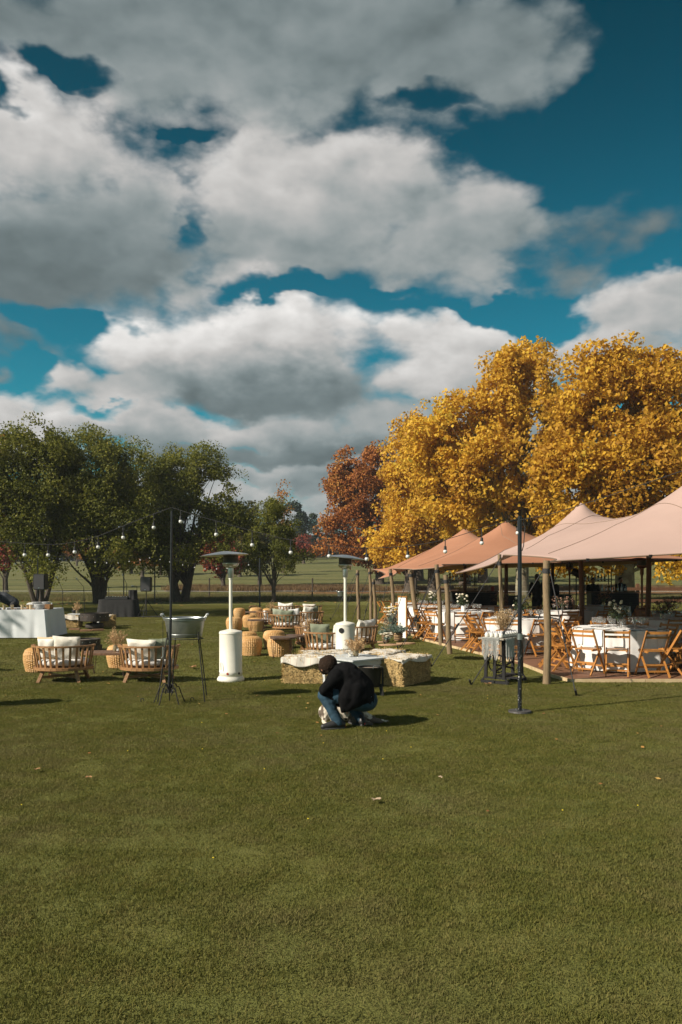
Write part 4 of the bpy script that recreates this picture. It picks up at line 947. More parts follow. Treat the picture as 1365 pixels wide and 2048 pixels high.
# ------------------------------------------------------------------ light poles and festoon strings
def scroll_pole():
    p = G(339, 1407); t = thing('light_pole', 'tall slim black lamp pole on scrolled iron feet in front of the tub', 'pole', (p.x, p.y, 0))
    MB().tube([(0, 0, .18), (.02, 0, 1.2), (.035, 0, 2.68)], [.019, .018, .015], 10).build('shaft', paintblk, t)
    MB().tube([(0, 0, .15), (0, 0, .32)], .025, 10).build('socket', blackm, t)
    for k in range(5):
        a = k * 2 * PI / 5 + .5; c, s = math.cos(a), math.sin(a); pts = []
        for u in np.linspace(0, 1, 9): pts.append((.02 + .09 * u, .20 + .08 * math.sin(PI * u * .9)))
        pts += [(.135, .23), (.165, .15), (.20, .06), (.225, .0)]
        MB().tube([(r * c, r * s, z) for r, z in pts], .0075, 6).build('foot', blackm, t)
        MB().tube([((.065 + .03 * math.cos(w) * (1 - w / 16)) * c, (.065 + .03 * math.cos(w) * (1 - w / 16)) * s, .175 + .03 * math.sin(w) * (1 - w / 16)) for w in np.linspace(-1, 7.5, 16)], .005, 5).build('scroll', blackm, t)
    for dx, dy in ((-.38, .02), (.30, .1)):
        MB().tube([(dx + .022 * math.cos(w), dy, .04 + .03 * math.sin(w)) for w in np.linspace(-.4, 4.0, 9)], .006, 5).build('ground_hook', blackm, t)
scroll_pole()
def base_pole(label, px, py, h, r=.027, plate_=True, name='light_pole'):
    p = G(px, py); t = thing(name, label, 'pole', (p.x, p.y, 0))
    MB().tube([(0, 0, .01), (0, 0, h)], r, 12).build('shaft', paintchip if plate_ else paintblk, t)
    if plate_:
        MB().tube([(0, 0, .012), (0, 0, .034)], [.15, .145], 20).build('base_plate', pmat('worn_steel_plate', (.05, .045, .045), (.10, .095, .09), 30, .6, .4), t)
        for k in range(4): MB().tube([(.06 * math.cos(PI / 2 * k + .7), .06 * math.sin(PI / 2 * k + .7), .03), (.06 * math.cos(PI / 2 * k + .7), .06 * math.sin(PI / 2 * k + .7), .05)], .008, 6).build('bolt', steel, t)
        MB().tube([(0, 0, .95), (0, 0, 1.03)], r * 1.35, 12).build('clamp', galv, t)
        MB().tube([(.03, 0, h - .02), (.065, -.01, h - .15), (.05, 0, h - .38), (.03, 0, h - .45)], .006, 5).build('cable_tail', ropem, t)
    return t
paintchip = None
def make_chip():
    m = bpy.data.materials.new('chipped_paint_with_specks'); m.use_nodes = True; T = NT(m.node_tree); b = T.n['Principled BSDF']
    co = T.node('ShaderNodeTexCoord').outputs['Object']; sp = T.node('ShaderNodeSeparateXYZ'); T.put(sp.inputs[0], co)
    n = T.noise(co, 34, 3, .7); k = T.m('MULTIPLY', T.sm(n, .62, .66), T.m('SUBTRACT', 1, T.sm(sp.outputs[2], .5, 1.1)))
    T.put(b.inputs['Base Color'], T.mix(k, (.012, .014, .018, 1), (.6, .58, .55, 1))); b.inputs['Roughness'].default_value = .3
    return m
paintchip = make_chip()
base_pole('black steel lamp pole with chipped paint and round base plate at right', 1040, 1426, 2.55)
base_pole('black lamp pole behind the wicker stools left of centre', 520, 1220, 2.6, .04, False)
base_pole('slim dark lamp pole rising behind the draped music table', 248, 1206, 2.6, .035, False)
base_pole('slim dark lamp pole just right of the small loudspeaker', 310, 1204, 2.6, .04, False)
base_pole('slim dark lamp pole behind the large left loudspeaker', 76, 1216, 2.6, .035, False)
def festoon(label, cable, bulbs, br, side_words, grp, sock=True):
    t = thing('festoon_cable', label, 'cable', (0, 0, 0))
    pts = [at(px, Y, py) for px, py, Y in cable]; out = []
    for i in range(len(pts) - 1):
        p0, p1, p2, p3 = pts[max(i - 1, 0)], pts[i], pts[i + 1], pts[min(i + 2, len(pts) - 1)]
        for q in range(4):
            u = q / 4; out.append(.5 * ((2 * p1) + (p2 - p0) * u + (2 * p0 - 5 * p1 + 4 * p2 - p3) * u * u + (3 * p1 - p0 - 3 * p2 + p3) * u ** 3))
    out.append(pts[-1]); MB().tube(out, .0042 if br > .02 else .0035, 5).build('cord', ropem, t)
    for k, (px, py, Y) in enumerate(bulbs):
        c = at(px, Y, py); top = min(out, key=lambda o: abs(o.x / o.y - c.x / c.y)).z
        b = thing('festoon_bulb', side_words[k] if isinstance(side_words, list) else side_words, 'light bulb', c, 0, grp)
        MB().ball((0, 0, 0), br, 14, 10).build('globe', bulbm, b)
        MB().tube([(0, 0, br * .8), (0, 0, br * 2.6)], [br * .75, br * .6], 10).build('socket', plastic, b)
        MB().tube([(0, 0, br * 2.5), (0, 0, max(top - c.z, br * 2.8))], br * .25, 5).build('drop_cord', ropem, b)
YL = 10.9
festoon('festoon cable sagging from the left edge up to the scrolled pole', [(-300, 1030, YL), (-150, 1066, YL), (0, 1083, YL), (95, 1089, YL), (150, 1084, YL), (197, 1072, YL), (247, 1052, YL), (300, 1031, YL), (344, 1015, YL)],
        [(50, 1110, YL), (97, 1110, YL), (150, 1104, YL), (197, 1094, YL), (247, 1075, YL), (308, 1055, YL)], .026,
        ['opal festoon bulb, leftmost of the six left of the scrolled pole', 'opal festoon bulb above the large left loudspeaker', 'opal festoon bulb, third from the left edge', 'opal festoon bulb above the first fork of the forked tree', 'opal festoon bulb high in the dark gap between two green trees', 'opal festoon bulb nearest the scrolled pole on its left'], 'festoon bulbs on the near string')
festoon('festoon cable sagging between the scrolled pole and the chipped pole', [(344, 1015, YL), (390, 1030, 10.85), (433, 1042, 10.8), (505, 1062, 10.75), (582, 1080, 10.7), (659, 1091, 10.6), (734, 1096, 10.55), (816, 1092, 10.5), (891, 1079, 10.4), (964, 1057, 10.38), (1038, 1037, 10.36)],
        [(362, 1043, 10.85), (433, 1069, 10.8), (505, 1090, 10.75), (582, 1105, 10.7), (659, 1112, 10.6), (734, 1118, 10.55), (816, 1113, 10.5), (891, 1103, 10.4), (964, 1086, 10.38), (1036, 1066, 10.37)], .027,
        ['opal festoon bulb just right of the scrolled pole', 'opal festoon bulb left above the first heater reflector', 'opal festoon bulb right above the first heater reflector', 'opal festoon bulb in front of the small round tree', 'opal festoon bulb left of the second heater reflector', 'opal festoon bulb touching the right of the second heater reflector', 'opal festoon bulb above the terracotta canopy tip', 'opal festoon bulb in front of the farther terracotta peak', 'opal festoon bulb in front of the nearer terracotta peak', 'opal festoon bulb nearest the chipped pole'], 'festoon bulbs on the near string')
festoon('festoon cable from the chipped pole out past the right edge', [(1040, 1040, 10.35), (1130, 1020, 9.5), (1400, 930, 7.5)], [], .027, '', '')
def far_string(label, pts, ends, lab, grp):
    festoon(label, [ends[0]] + [(x, y - 7, Y) for x, y, Y in pts] + [ends[1]], pts, .033, lab, grp)
YF = 40
far_string('thin far festoon cable at the left edge', [(9, 1129, YF), (31, 1128, YF), (46, 1125, YF), (60, 1120, YF)], [(-30, 1118, YF), (76, 1108, YF)], ['tiny festoon bulb %s from the left edge, before the leftmost green tree' % ORD[k] for k in range(4)], 'tiny bulbs at far left')
far_string('thin far festoon cable sagging across the forked tree trunk', [(77, 1114, YF), (99, 1119, YF), (120, 1118, YF), (143, 1122, YF), (168, 1124, YF), (191, 1125, YF), (214, 1126, YF), (237, 1126, YF)], [(76, 1108, YF), (248, 1105, 44)], ['tiny festoon bulb, %s of eight sagging before the forked tree' % ORD[k] for k in range(8)], 'tiny bulbs before the forked tree')
far_string('thin far festoon cable above the slim loudspeaker', [(259, 1123, 45), (281, 1120, 45), (300, 1116, 46), (321, 1119, 47), (340, 1124, 47)], [(248, 1105, 44), (366, 1118, 46)], ['tiny festoon bulb, %s of five above the small loudspeaker' % ORD[k] for k in range(5)], 'tiny bulbs above the loudspeaker')
far_string('thin far festoon cable from the big trunk to the pole by the stools', [(366, 1130, 45), (390, 1135, 44), (411, 1138, 43), (434, 1138, 42), (455, 1137, 41.5), (498, 1130, 40.5)], [(350, 1120, 46), (520, 1108, 40)], ['tiny festoon bulb, %s of six between big trunk and stools pole' % ORD[k] for k in range(6)], 'tiny bulbs right of the big trunk')

# ------------------------------------------------------------------ teak lounge chairs with cushions
def make_lounge():
    t = thing('lounge_chair', '', 'armchair')
    z0, z1 = .25, .60; A0, A1 = R(-188), R(8)
    def ring(r, z, sq=.86): return lambda a: (r * math.cos(a), r * sq * math.sin(a), z)
    lo, hi = ring(.44, z0), ring(.50, z1)
    n = 18
    def rail(fn, w, h, name):
        pts = [Vector(fn(A0 + (A1 - A0) * k / n)) for k in range(n + 1)]; mb = MB()
        for k in range(n): mb.beam(pts[k], pts[k + 1], w, h)
        return mb.build(name, teak, t, False)
    rail(hi, .045, .03, 'top_rail')
    def fn(u, v):                                  # seat deck: D shape, straight at the front
        a = 2 * PI * u; r = v * .46; y = r * .86 * math.sin(a); return (r * math.cos(a), min(y, .36), z0)
    MB().grid(fn, 32, 4, True).build('seat_deck', teak, t)
    pts = [Vector((.47 * math.cos(a), min(.47 * .86 * math.sin(a), .37), z0 - .02)) for a in np.linspace(0, 2 * PI, 33)]; mb = MB()
    for p, q in zip(pts, pts[1:]): mb.beam(p, q, .04, .045)
    mb.build('seat_frame', teak, t, False)
    for k in range(15):
        a = A0 + (A1 - A0) * (k + .5) / 15
        MB().beam(lo(a), hi(a), .036, .016, (math.cos(a), math.sin(a), 0)).build('spindle', teak, t, False)
    for x, y in ((-.30, -.26), (.30, -.26), (-.30, .26), (.30, .26)):
        MB().beam((x * .85, y * .85, z0 - .02), (x * 1.12, y * 1.12, 0), .05, .05, (1, 0, 0)).build('leg', teak, t, False)
    MB().beam((-.32, -.28, .09), (.32, .28, .09), .03, .035).build('stretcher', teak, t, False)
    MB().beam((-.32, .28, .085), (.32, -.28, .085), .03, .035).build('stretcher', teak, t, False)
    def sc(u, v):
        a = 2 * PI * u; w = PI * v; r = .41 * math.sin(w) ** .35; y = r * .82 * math.sin(a)
        return (r * math.cos(a), min(y, .34) + .01, z0 + .075 - .06 * math.copysign(abs(math.cos(w)) ** .6, math.cos(w)) + .006 * math.sin(7 * a))
    MB().grid(sc, 36, 12, True).build('seat_cushion', seatfab, t)
    return t
lounge = Kind(make_lounge)
def pillow_mesh(w, h, d, seed):
    def fn(u, v):
        x, y = 2 * u - 1, 2 * v - 1; return x, y
    mb = MB(); n = 12
    for sg in (1, -1):
        def f(u, v, sg=sg):
            x, y = 2 * u - 1, 2 * v - 1; k = max(0, (1 - x ** 4) * (1 - y ** 4)) ** .45
            pin = 1 - .07 * (1 - abs(x)) * abs(y) - .07 * (1 - abs(y)) * abs(x)
            wr = .012 * math.sin(x * 5 + seed) * math.sin(y * 4 + seed * 2) * k
            return (x * w / 2 * pin * sg, sg * (k * d / 2) + wr, y * h / 2 * pin + h / 2)
        mb.grid(f, n, n)
    return mb
def stripemat():
    m = bpy.data.materials.new('striped_canvas'); m.use_nodes = True; T = NT(m.node_tree); b = T.n['Principled BSDF']
    co = T.node('ShaderNodeTexCoord').outputs['Object']; sp = T.node('ShaderNodeSeparateXYZ'); T.put(sp.inputs[0], co)
    k = T.m('LESS_THAN', T.m('FRACT', T.m('MULTIPLY', sp.outputs[2], 5.2)), .42)
    T.put(b.inputs['Base Color'], T.mix(k, (.74, .71, .64, 1), (.50, .40, .26, 1))); b.inputs['Roughness'].default_value = .9; return m
cushions = stripemat()
PM = {}
def pillow(label, loc, rz, mat, tilt=.25, w=.42, h=.4, roll=0, group=None):
    k = (mat.name, w, h)
    if k not in PM: PM[k] = pillow_mesh(w, h, .15, len(PM)).mesh('cushion', mat)
    o = link('cushion', PM[k]); o.location = loc; o.rotation_euler = (tilt, roll, rz); tag(o, label, 'cushion', group); return o
def lounge_set(px, Y, face, label, pil, s=1.0):
    """face: heading the sitter looks, in degrees (90 = away from the camera)"""
    p = at(px, Y); rz = R(face - 90); lounge((p.x, p.y, 0), rz, label, 'round backed teak lounge chairs', s)
    for (dx, lab, mat, roll, w, h, tl) in pil:
        q = Matrix.Rotation(rz, 3, 'Z') @ Vector((dx * .85, -.13 + .16 * abs(dx), .35)); pillow(lab, (p.x + q.x, p.y + q.y, q.z), rz + dx * .9, mat, tl * .9, w * .9, h * .95, roll)
lounge_set(128, 13.5, 93, 'teak lounge chair nearest the left edge, beside the white clothed buffet', [
    (-.23, 'cushion with tan stripes on the leftmost teak chair', cushions, -.03, .40, .44, .22), (.09, 'large cream cushion on the leftmost teak chair', cushionw, .05, .50, .45, .24)])
lounge_set(299, 13.5, 88, 'teak lounge chair behind the scrolled lamp pole', [
    (-.08, 'white cushion with a fringe on the chair behind the scrolled pole', cushionw, .04, .56, .42, .42), (.26, 'sage green cushion on the chair behind the scrolled pole', cushiong, -.05, .40, .42, .3)])
lounge_set(657, 16.6, 88, 'teak lounge chair directly left of the heater with the round hole', [
    (-.18, 'big sage green cushion beside the heater with the round hole', cushiong, 0, .46, .46, .2), (.18, 'white cushion standing on a corner beside the heater', cushionw, .35, .38, .40, .15)])
lounge_set(714, 18.4, 120, 'teak lounge chair half hidden behind the heater with the round hole', [
    (.02, 'left white cushion of the pair right of the heater', cushionw, .2, .42, .42, .25), (.28, 'right white cushion of the pair right of the heater', linen, -.1, .42, .45, .3)])
lounge_set(628, 18.3, 5, 'teak lounge chair seen from the side beyond the round brown table', [(0, 'white cushion on the side facing teak chair', linen, .0, .4, .4, .2)])
lounge_set(575, 23.7, 88, 'teak lounge chair with two green cushions amid the middle lounge group', [
    (-.30, 'pale sage cushion at the left of the middle teak chair', pmat('pale_sage_canvas', (.27, .29, .22), (.22, .24, .18), 6, .9), .04, .38, .46, .22), (.0, 'dark sage cushion in the middle teak chair', cushiong, 0, .48, .42, .24), (.30, 'white cushion at the right of the middle teak chair', linen, -.15, .36, .46, .15)])
lounge_set(617, 25.4, 118, 'teak lounge chair right behind the middle one, angled to the left', [
    (-.12, 'cream cushion on the angled teak chair', cushionw, .12, .42, .46, .22), (.18, 'sage cushion on the angled teak chair', cushiong, -.2, .40, .46, .2)])
lounge_set(541, 25.6, 10, 'teak lounge chair seen side on behind the dark low table', [(.0, 'white cushion on the side on chair by the dark table', linen, 0, .4, .3, .2)])
lounge_set(573, 30, 80, 'teak lounge chair in the back row, left one', [
    (-.15, 'left of two white cushions in the back row', linen, .2, .45, .4, .3), (.18, 'right of two white cushions in the back row', cushionw, -.15, .42, .4, .3)])
lounge_set(618, 30.3, 95, 'teak lounge chair in the back row, right one', [(.0, 'single cream cushion at the far right of the back row', cushionw, .03, .55, .36, .35)])

# ------------------------------------------------------------------ wicker stools
def make_pouf():
    t = thing('wicker_stool', '', 'stool')
    prof = [(.14, .0), (.195, .0), (.205, .05), (.225, .14), (.235, .22), (.232, .30), (.205, .375), (.16, .405), (.08, .418), (.0, .42)]
    def pr(v):
        x = v * (len(prof) - 1); i = min(int(x), len(prof) - 2); f = x - i; return prof[i][0] * (1 - f) + prof[i + 1][0] * f, prof[i][1] * (1 - f) + prof[i + 1][1] * f
    def fn(u, v):
        r, z = pr(v); a = 2 * PI * u; r2 = r + .009 * abs(math.sin(a * 17)) ** .7 * (r > .1) + .005 * math.sin(v * 140 + 3.14 * int(u * 34)); return (r2 * math.cos(a), r2 * math.sin(a), z + .012)
    MB().grid(fn, 170, 60, True).build('woven_shell', rattan, t)
    MB().tube([(.239 * math.cos(2 * PI * k / 32), .239 * math.sin(2 * PI * k / 32), .215) for k in range(33)], .006, 6).build('binding', rattan, t)
    for k in range(4): MB().tube([(.15 * math.cos(PI / 2 * k + .78), .15 * math.sin(PI / 2 * k + .78), 0), (.15 * math.cos(PI / 2 * k + .78), .15 * math.sin(PI / 2 * k + .78), .03)], .014, 6).build('foot', rattan, t)
    return t
pouf = Kind(make_pouf)
for k, (px, py, s, lab) in enumerate([
    (503, 1311, 1.0, 'wicker stool right beside the first patio heater'), (496, 1299, .98, 'wicker stool half hidden behind the one beside the first heater'),
    (560, 1313, 1.12, 'wicker stool in front of the dark low table'), (549, 1297, 1.12, 'wicker stool behind the dark low table'),
    (469, 1262, 1.08, 'wicker stool behind the white post of the first heater'), (512, 1263, 1.0, 'wicker stool in front of the middle low table'),
    (499, 1255, .95, 'wicker stool peeping out left of the middle low table'), (479, 1237, .98, 'wicker stool furthest left in the back group'),
    (513, 1237, 1.15, 'broad wicker stool in the back group'), (536, 1238, .9, 'wicker stool at the right of the back group against a chair'), (508, 1230, .95, 'wicker stool behind the broad one in the back group'),
    (78, 1343, 1.12, 'wicker stool at the left of the leftmost teak chair'), (104, 1341, 1.0, 'wicker stool mostly hidden behind the leftmost teak chair'), (243, 1335, 1.15, 'wicker stool under the slab table between the left chairs')]):
    p = G(px, py); pouf((p.x, p.y, 0), k * 1.3, lab, 'wicker stools', (s, s, 1.0 if s < 1.05 else 1.04))

# ------------------------------------------------------------------ low slab tables on wire legs
def slab(label, x, y, lx, ly, z, rz, mat=darkwood):
    t = thing('low_table', label, 'low table', (x, y, 0), rz, None)
    def fn(a): return (lx / 2 * math.copysign(abs(math.cos(a)) ** .6, math.cos(a)) * (1 + .03 * math.sin(3 * a)), ly / 2 * math.copysign(abs(math.sin(a)) ** .6, math.sin(a)))
    n = 32; top = [(*fn(2 * PI * k / n), z) for k in range(n)]; bot = [(*fn(2 * PI * k / n), z - .035) for k in range(n)]
    MB()._add(top + bot, [tuple(range(n)), tuple(range(2 * n - 1, n - 1, -1))] + [(k, k + n, (k + 1) % n + n, (k + 1) % n) for k in range(n)]).build('slab_top', mat, t, False)
    for sx in (-1, 1):
        for sy in (-1, 1):
            cx, cy = sx * lx * .34, sy * ly * .3
            MB().tube([(cx - .05, cy, z - .035), (cx - .008, cy + sy * .03, .0), (cx + .008, cy + sy * .03, .0), (cx + .05, cy, z - .035)], .005, 5).tube([(cx, cy - .05, z - .035), (cx, cy + sy * .03, .0)], .005, 5).build('hairpin_leg', pmat('rusty_wire', (.07, .03, .02), (.04, .02, .015), 9, .7, .4), t)
    return t
p = at(218, 14.2); slab('brown slab table on hairpin legs between the two left teak chairs', p.x, p.y, .95, .6, .42, 0, pmat('brown_slab_wood', (.20, .11, .06), (.12, .065, .04), 6, .4, bump=.1, stretch=(5, 1, 1)))
PT1 = at(566, 17.1); slab('small dark table whose top rests over the front wicker stool', PT1.x, PT1.y + .05, .55, .5, .455, 0)
PT2 = at(606, 17.9); slab('round brown wire legged table in front of the side facing chair', PT2.x, PT2.y, .70, .6, .44, .3)
p = at(516, 23.6); slab('dark low table between the middle wicker stools', p.x, p.y, .60, .5, .455, 0)
PT4 = at(517, 28.6); slab('farthest low table reaching over the back wicker stools', PT4.x, PT4.y, .95, .5, .46, 0)

# ------------------------------------------------------------------ dried grass in vases
def dried(label, loc, h=.42, r=.22, n=46, pot='vase', s=1.0, warm=False):
    t = thing('dried_grass_vase', label, 'dried grass', loc, random.uniform(0, 6)); t.scale = (s,) * 3
    if pot == 'vase': MB().lathe([(.035, 0), (.05, .03), (.045, .08), (.035, .11), (.03, .11), (.035, .05)], 14).build('vase', pmat('smoky_glass', (.22, .18, .10), (.16, .13, .08), 6, .15, coat=.3), t)
    mb = MB(); P = []
    for k in range(n):
        a = random.uniform(0, 2 * PI); q = random.uniform(0, 1) ** .6; z = h * random.uniform(.6, 1.08) * (1 - .28 * q); x, y = r * q * math.cos(a), r * q * math.sin(a)
        mb.tube([(0, 0, .05), (x * .35, y * .35, z * .5), (x, y, z)], .002, 3, cap=False)
        for j in range(22):
            u = random.uniform(.55, 1.05); P.append((x * u + random.gauss(0, .009), y * u + random.gauss(0, .009), z * u ** .8 + random.gauss(0, .012)))
    mb.build('stems', pampas, t, kind='stuff')
    link('plumes', quads_mesh('plumes', leaf_quads(np.array(P), .034, .1, .3), pampas), t, 'stuff')
    return t
dried('dried grass bunch on the slab table between the left chairs', at(232, 14.3, z=.42), .42, .22)
dried('dried grass in a small vase on the whitewashed table', (.24, 13.05, .455), .37, .20, 54)
q = at(618, 17.7, z=.44); dried('dried grass bunch on the round brown table', q, .40, .2)
dried('tiny dried grass bunch on the farthest low table', at(542, 28.7, z=.46), .36, .2, 30)
dried('dried grass bunch leaning among the middle green cushions', (at(551, 24.5).x, 24.7, .0), .80, .16, 30, 'none')
def jar(label, loc, r=.035, h=.09, name='candle_jar'):
    t = thing(name, label, 'candle jar', loc); MB().lathe([(r, 0), (r, h), (r * .92, h), (r * .9, .01)], 14).build('jar', glassm, t); MB().lathe([(r * .85, .012), (r * .85, h * .55)], 12).build('candle', wax, t)
jar('white candle in a clear jar on the whitewashed table', (.15, 12.98, .455), .04, .09)
jar('white candle in a jar on the round brown table', at(610, 17.75, z=.44)); jar('white candle in a jar on the left slab table', at(237, 14.25, z=.42), .03)

# ------------------------------------------------------------------ straw bales, blankets, white table, brazier
def bale(label, x, y, rz, L=.92, D=.46, Hh=.43, twine=True):
    t = thing('straw_bale', label, 'straw bale', (x, y, 0), rz)
    def fn(u, v): return (0, 0, 0)
    bm = bmesh.new(); bmesh.ops.create_cube(bm, size=1); bmesh.ops.scale(bm, vec=(L, D, Hh), verts=bm.verts); bmesh.ops.translate(bm, vec=(0, 0, Hh / 2), verts=bm.verts)
    bmesh.ops.subdivide_edges(bm, edges=bm.edges[:], cuts=9, use_grid_fill=True)
    for v in bm.verts:
        c = v.co; n = (c - Vector((0, 0, Hh / 2))); k_ = (abs(n.x) / (L / 2)) ** 6 + (abs(n.y) / (D / 2)) ** 6 + (abs(n.z) / (Hh / 2)) ** 6; v.co = c - n * .045 * max(0, k_ - 1) + n.normalized() * random.uniform(-.018, .010)
        if abs(n.x) > L * .49 or abs(n.z) > Hh * .49 or abs(n.y) > D * .49: pass
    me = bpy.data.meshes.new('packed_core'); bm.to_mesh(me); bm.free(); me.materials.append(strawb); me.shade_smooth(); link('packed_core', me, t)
    n = 6500; f = rng.choice(5, n, p=[.42, .16, .18, .18, .06]); u = rng.uniform(-.5, .5, n); v = rng.uniform(-.5, .5, n); P = np.zeros((n, 3)); N = np.zeros((n, 3))
    for k, (ax, sg) in enumerate(((1, -1), (1, 1), (0, -1), (0, 1), (2, 1))):
        m = f == k
        o = [L, D, Hh]; ids = [i for i in range(3) if i != ax]
        P[m, ids[0]] = u[m] * o[ids[0]]; P[m, ids[1]] = v[m] * o[ids[1]]; P[m, ax] = sg * o[ax] / 2; N[m, ax] = sg
    P[:, 2] += Hh / 2; P += N * (rng.uniform(-.004, .016, n) + .012 * lumps(P, .16, int(abs(x) * 100)))[:, None]
    d = unit(n); d -= N * (d * N).sum(1, keepdims=True) * .75; d /= np.linalg.norm(d, axis=1, keepdims=True); w = np.cross(d, N + .01); w /= np.linalg.norm(w, axis=1, keepdims=True) + 1e-9
    l = rng.uniform(.03, .14, n)[:, None] / 2; wd = .0027
    Q = np.stack([P - d * l - w * wd, P - d * l + w * wd, P + d * l + w * wd, P + d * l - w * wd], 1); Q[..., 2] = np.maximum(Q[..., 2], .01)
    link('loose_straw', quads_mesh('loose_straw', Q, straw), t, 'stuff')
    if twine:
        for xx in (-L * .22, L * .22): MB().tube([(xx, -D / 2 - .012, .01), (xx, -D / 2 - .014, Hh), (xx, D / 2 + .01, Hh + .008)], .004, 4).build('twine', jute, t)
def blanketmat():
    m = bpy.data.materials.new('cream_fringed_wool'); m.use_nodes = True; T = NT(m.node_tree); b = T.n['Principled BSDF']
    co = T.node('ShaderNodeTexCoord').outputs['Object']; sp = T.node('ShaderNodeSeparateXYZ'); T.put(sp.inputs[0], co)
    k = T.m('LESS_THAN', T.m('FRACT', T.m('MULTIPLY', T.m('ADD', sp.outputs[0], T.m('MULTIPLY', T.noise(co, 3), .06)), 9)), .09)
    T.put(b.inputs['Base Color'], T.mix(T.m('MULTIPLY', k, .5), (.58, .54, .47, 1), (.38, .25, .19, 1))); b.inputs['Roughness'].default_value = .95
    bp = T.node('ShaderNodeBump'); bp.inputs['Strength'].default_value = .5; bp.inputs['Distance'].default_value = .01; T.put(bp.inputs['Height'], T.noise(co, 60, 4, .6)); T.put(b.inputs['Normal'], bp.outputs[0])
    return m
wool = blanketmat()
def blanket(label, x, y, rz, wx, wy, z, L, D, dx=0, dy=0, seed=0):
    """cloth wx by wy laid on a bale L by D, edges hanging where they pass its sides"""
    def fn(u, v):
        px, py = (u - .5) * wx + dx, (v - .5) * wy + dy
        px += .03 * math.sin(v * 9 + seed); py += .03 * math.sin(u * 8 + seed * 2)
        zz = z + .014 + .012 * math.sin(px * 14 + seed) * math.sin(py * 17 + seed)
        for s_, q, lim in ((1, px, L / 2), (1, py, D / 2)):
            pass
        ex, ey = abs(px) - L / 2, abs(py) - D / 2
        if ey > 0: zz -= ey * .95; py = math.copysign(D / 2 + .025 + ey * .28 + .012 * math.sin(px * 22 + seed), py)
        if ex > 0: zz -= ex * .9; px = math.copysign(L / 2 + .025 + ex * .3 + .012 * math.sin(py * 22), px)
        return (px, py, zz)
    o = MB().grid(fn, 44, 34).build('blanket', wool); o.location = (x, y, 0); o.rotation_euler = (0, 0, rz)
    s_ = o.modifiers.new('thickness', 'SOLIDIFY'); s_.thickness = .012
    tag(o, label, 'blanket')
RB = math.atan2(.77, .52)
bale('straw bale directly behind the crouching man, left group', -.44, 13.28, -.12, .96)
bale('straw bale at the back of the left blanket pile', -.25, 14.1, .2, .92)
blanket('cream striped blanket over the front left straw bale', -.44, 13.28, -.12, 1.02, .66, .43, .96, .46, -.02, -.03, 1)
blanket('cream blanket spread on the rear left straw bale', -.25, 14.1, .2, .86, .6, .43, .92, .46, .02, .02, 2.2)
bale('straw bale right of the whitewashed table, corner towards the camera', 1.02, 13.22, RB, .93, .5)
bale('straw bale behind the cornered one on the right', .72, 14.05, RB + .15, .9, .48)
blanket('cream blanket folded over the cornered straw bale', 1.02, 13.22, RB, 1.02, .68, .43, .93, .5, .04, .02, 3.1)
blanket('cream blanket on the rear right straw bale', .72, 14.05, RB + .15, .92, .58, .43, .9, .48, 0, 0, 4.3)
bale('far straw bale at the left of the distant white table', at(134, 27).x, 27, 0, .9, .46, .40)
bale('far straw bale at the right of the big fire ring', at(208, 27.4).x, 27.4, .1, .7, .46, .38)
blanket('blanket on the far straw bale left of the distant white table', at(134, 27).x, 27, 0, .95, .66, .40, .9, .46, 0, -.04, 2)
blanket('grey white cloth on the far bale right of the fire ring', at(208, 27.4).x, 27.4, .1, .6, .5, .38, .7, .46, 0, 0, 5)
def white_table(label, x, y, rz, L, D, z, planks=6):
    t = thing('wooden_coffee_table', label, 'coffee table', (x, y, 0), rz)
    for k in range(planks): MB().box((0, -D / 2 + D * (k + .5) / planks, z - .012), (L, D / planks - .005, .026)).build('plank', whitewood, t, False)
    for s in (-1, 1):
        MB().box((0, s * (D / 2 - .06), z - .07), (L - .12, .025, .09)).build('apron', whitewood, t, False)
        MB().box((s * (L / 2 - .06), 0, z - .07), (.025, D - .13, .09)).build('apron', whitewood, t, False)
        for q in (-1, 1): MB().box((s * (L / 2 - .09), q * (D / 2 - .09), (z - .03) / 2), (.07, .07, z - .03)).build('leg', whitewood, t, False)
white_table('whitewashed plank coffee table between the straw bales', .22, 13.02, R(43), .86, .86, .455)
white_table('distant whitewashed table behind the big fire ring', at(168, 26.8).x, 27.1, 0, 1.1, .6, .46, 4)
dried('dried grass vase on the distant whitewashed table', (at(153, 27).x, 27.1, .46), .42, .2, 34)
t = thing('black_pot', 'small black pot beside the distant dried grass vase', 'pot', (at(146, 27).x, 27.2, .46)); MB().lathe([(.05, 0), (.09, .03), (.1, .1), (.06, .14)], 14).build('pot_body', blackm, t); MB().lathe([(.07, .13), (.0, .16)], 14).build('lid', blackm, t)
def brazier():
    t = thing('brazier', 'dark metal brazier bucket with wire handle behind the crouching man', 'brazier', (.43, 11.85, 0), .1); t.scale = (1, 1, 1.06)
    gm_ = pmat('dark_zinc', (.03, .03, .028), (.02, .02, .019), 6, .5, .5, bump=.05)
    MB().lathe([(.15, .13), (.152, .135), (.175, .40), (.18, .405), (.17, .405), (.145, .15), (0, .14)], 28).build('bucket', gm_, t)
    for k in range(3):
        a = -.5 + k * 2.1; c, s = math.cos(a), math.sin(a); MB().beam((.16 * c, .16 * s, .17), (.20 * c, .20 * s, 0), .05, .02, (-s, c, 0)).build('leg', gm_, t, False)
    MB().beam((.182, -.05, .40), (.182, -.05, .13), .05, .02, (1, 0, 0)).build('side_strap', gm_, t, False)
    MB().tube([(.02, -.17, .39), (.03, -.175, .43), (.13, -.13, .43), (.15, -.10, .39)], .006, 6).build('handle', steel, t)
    MB().lathe([(.165, .38), (.0, .385)], 20).build('ash', pmat('ash', (.25, .2, .16), (.15, .12, .1), 20, .9), t)
brazier()
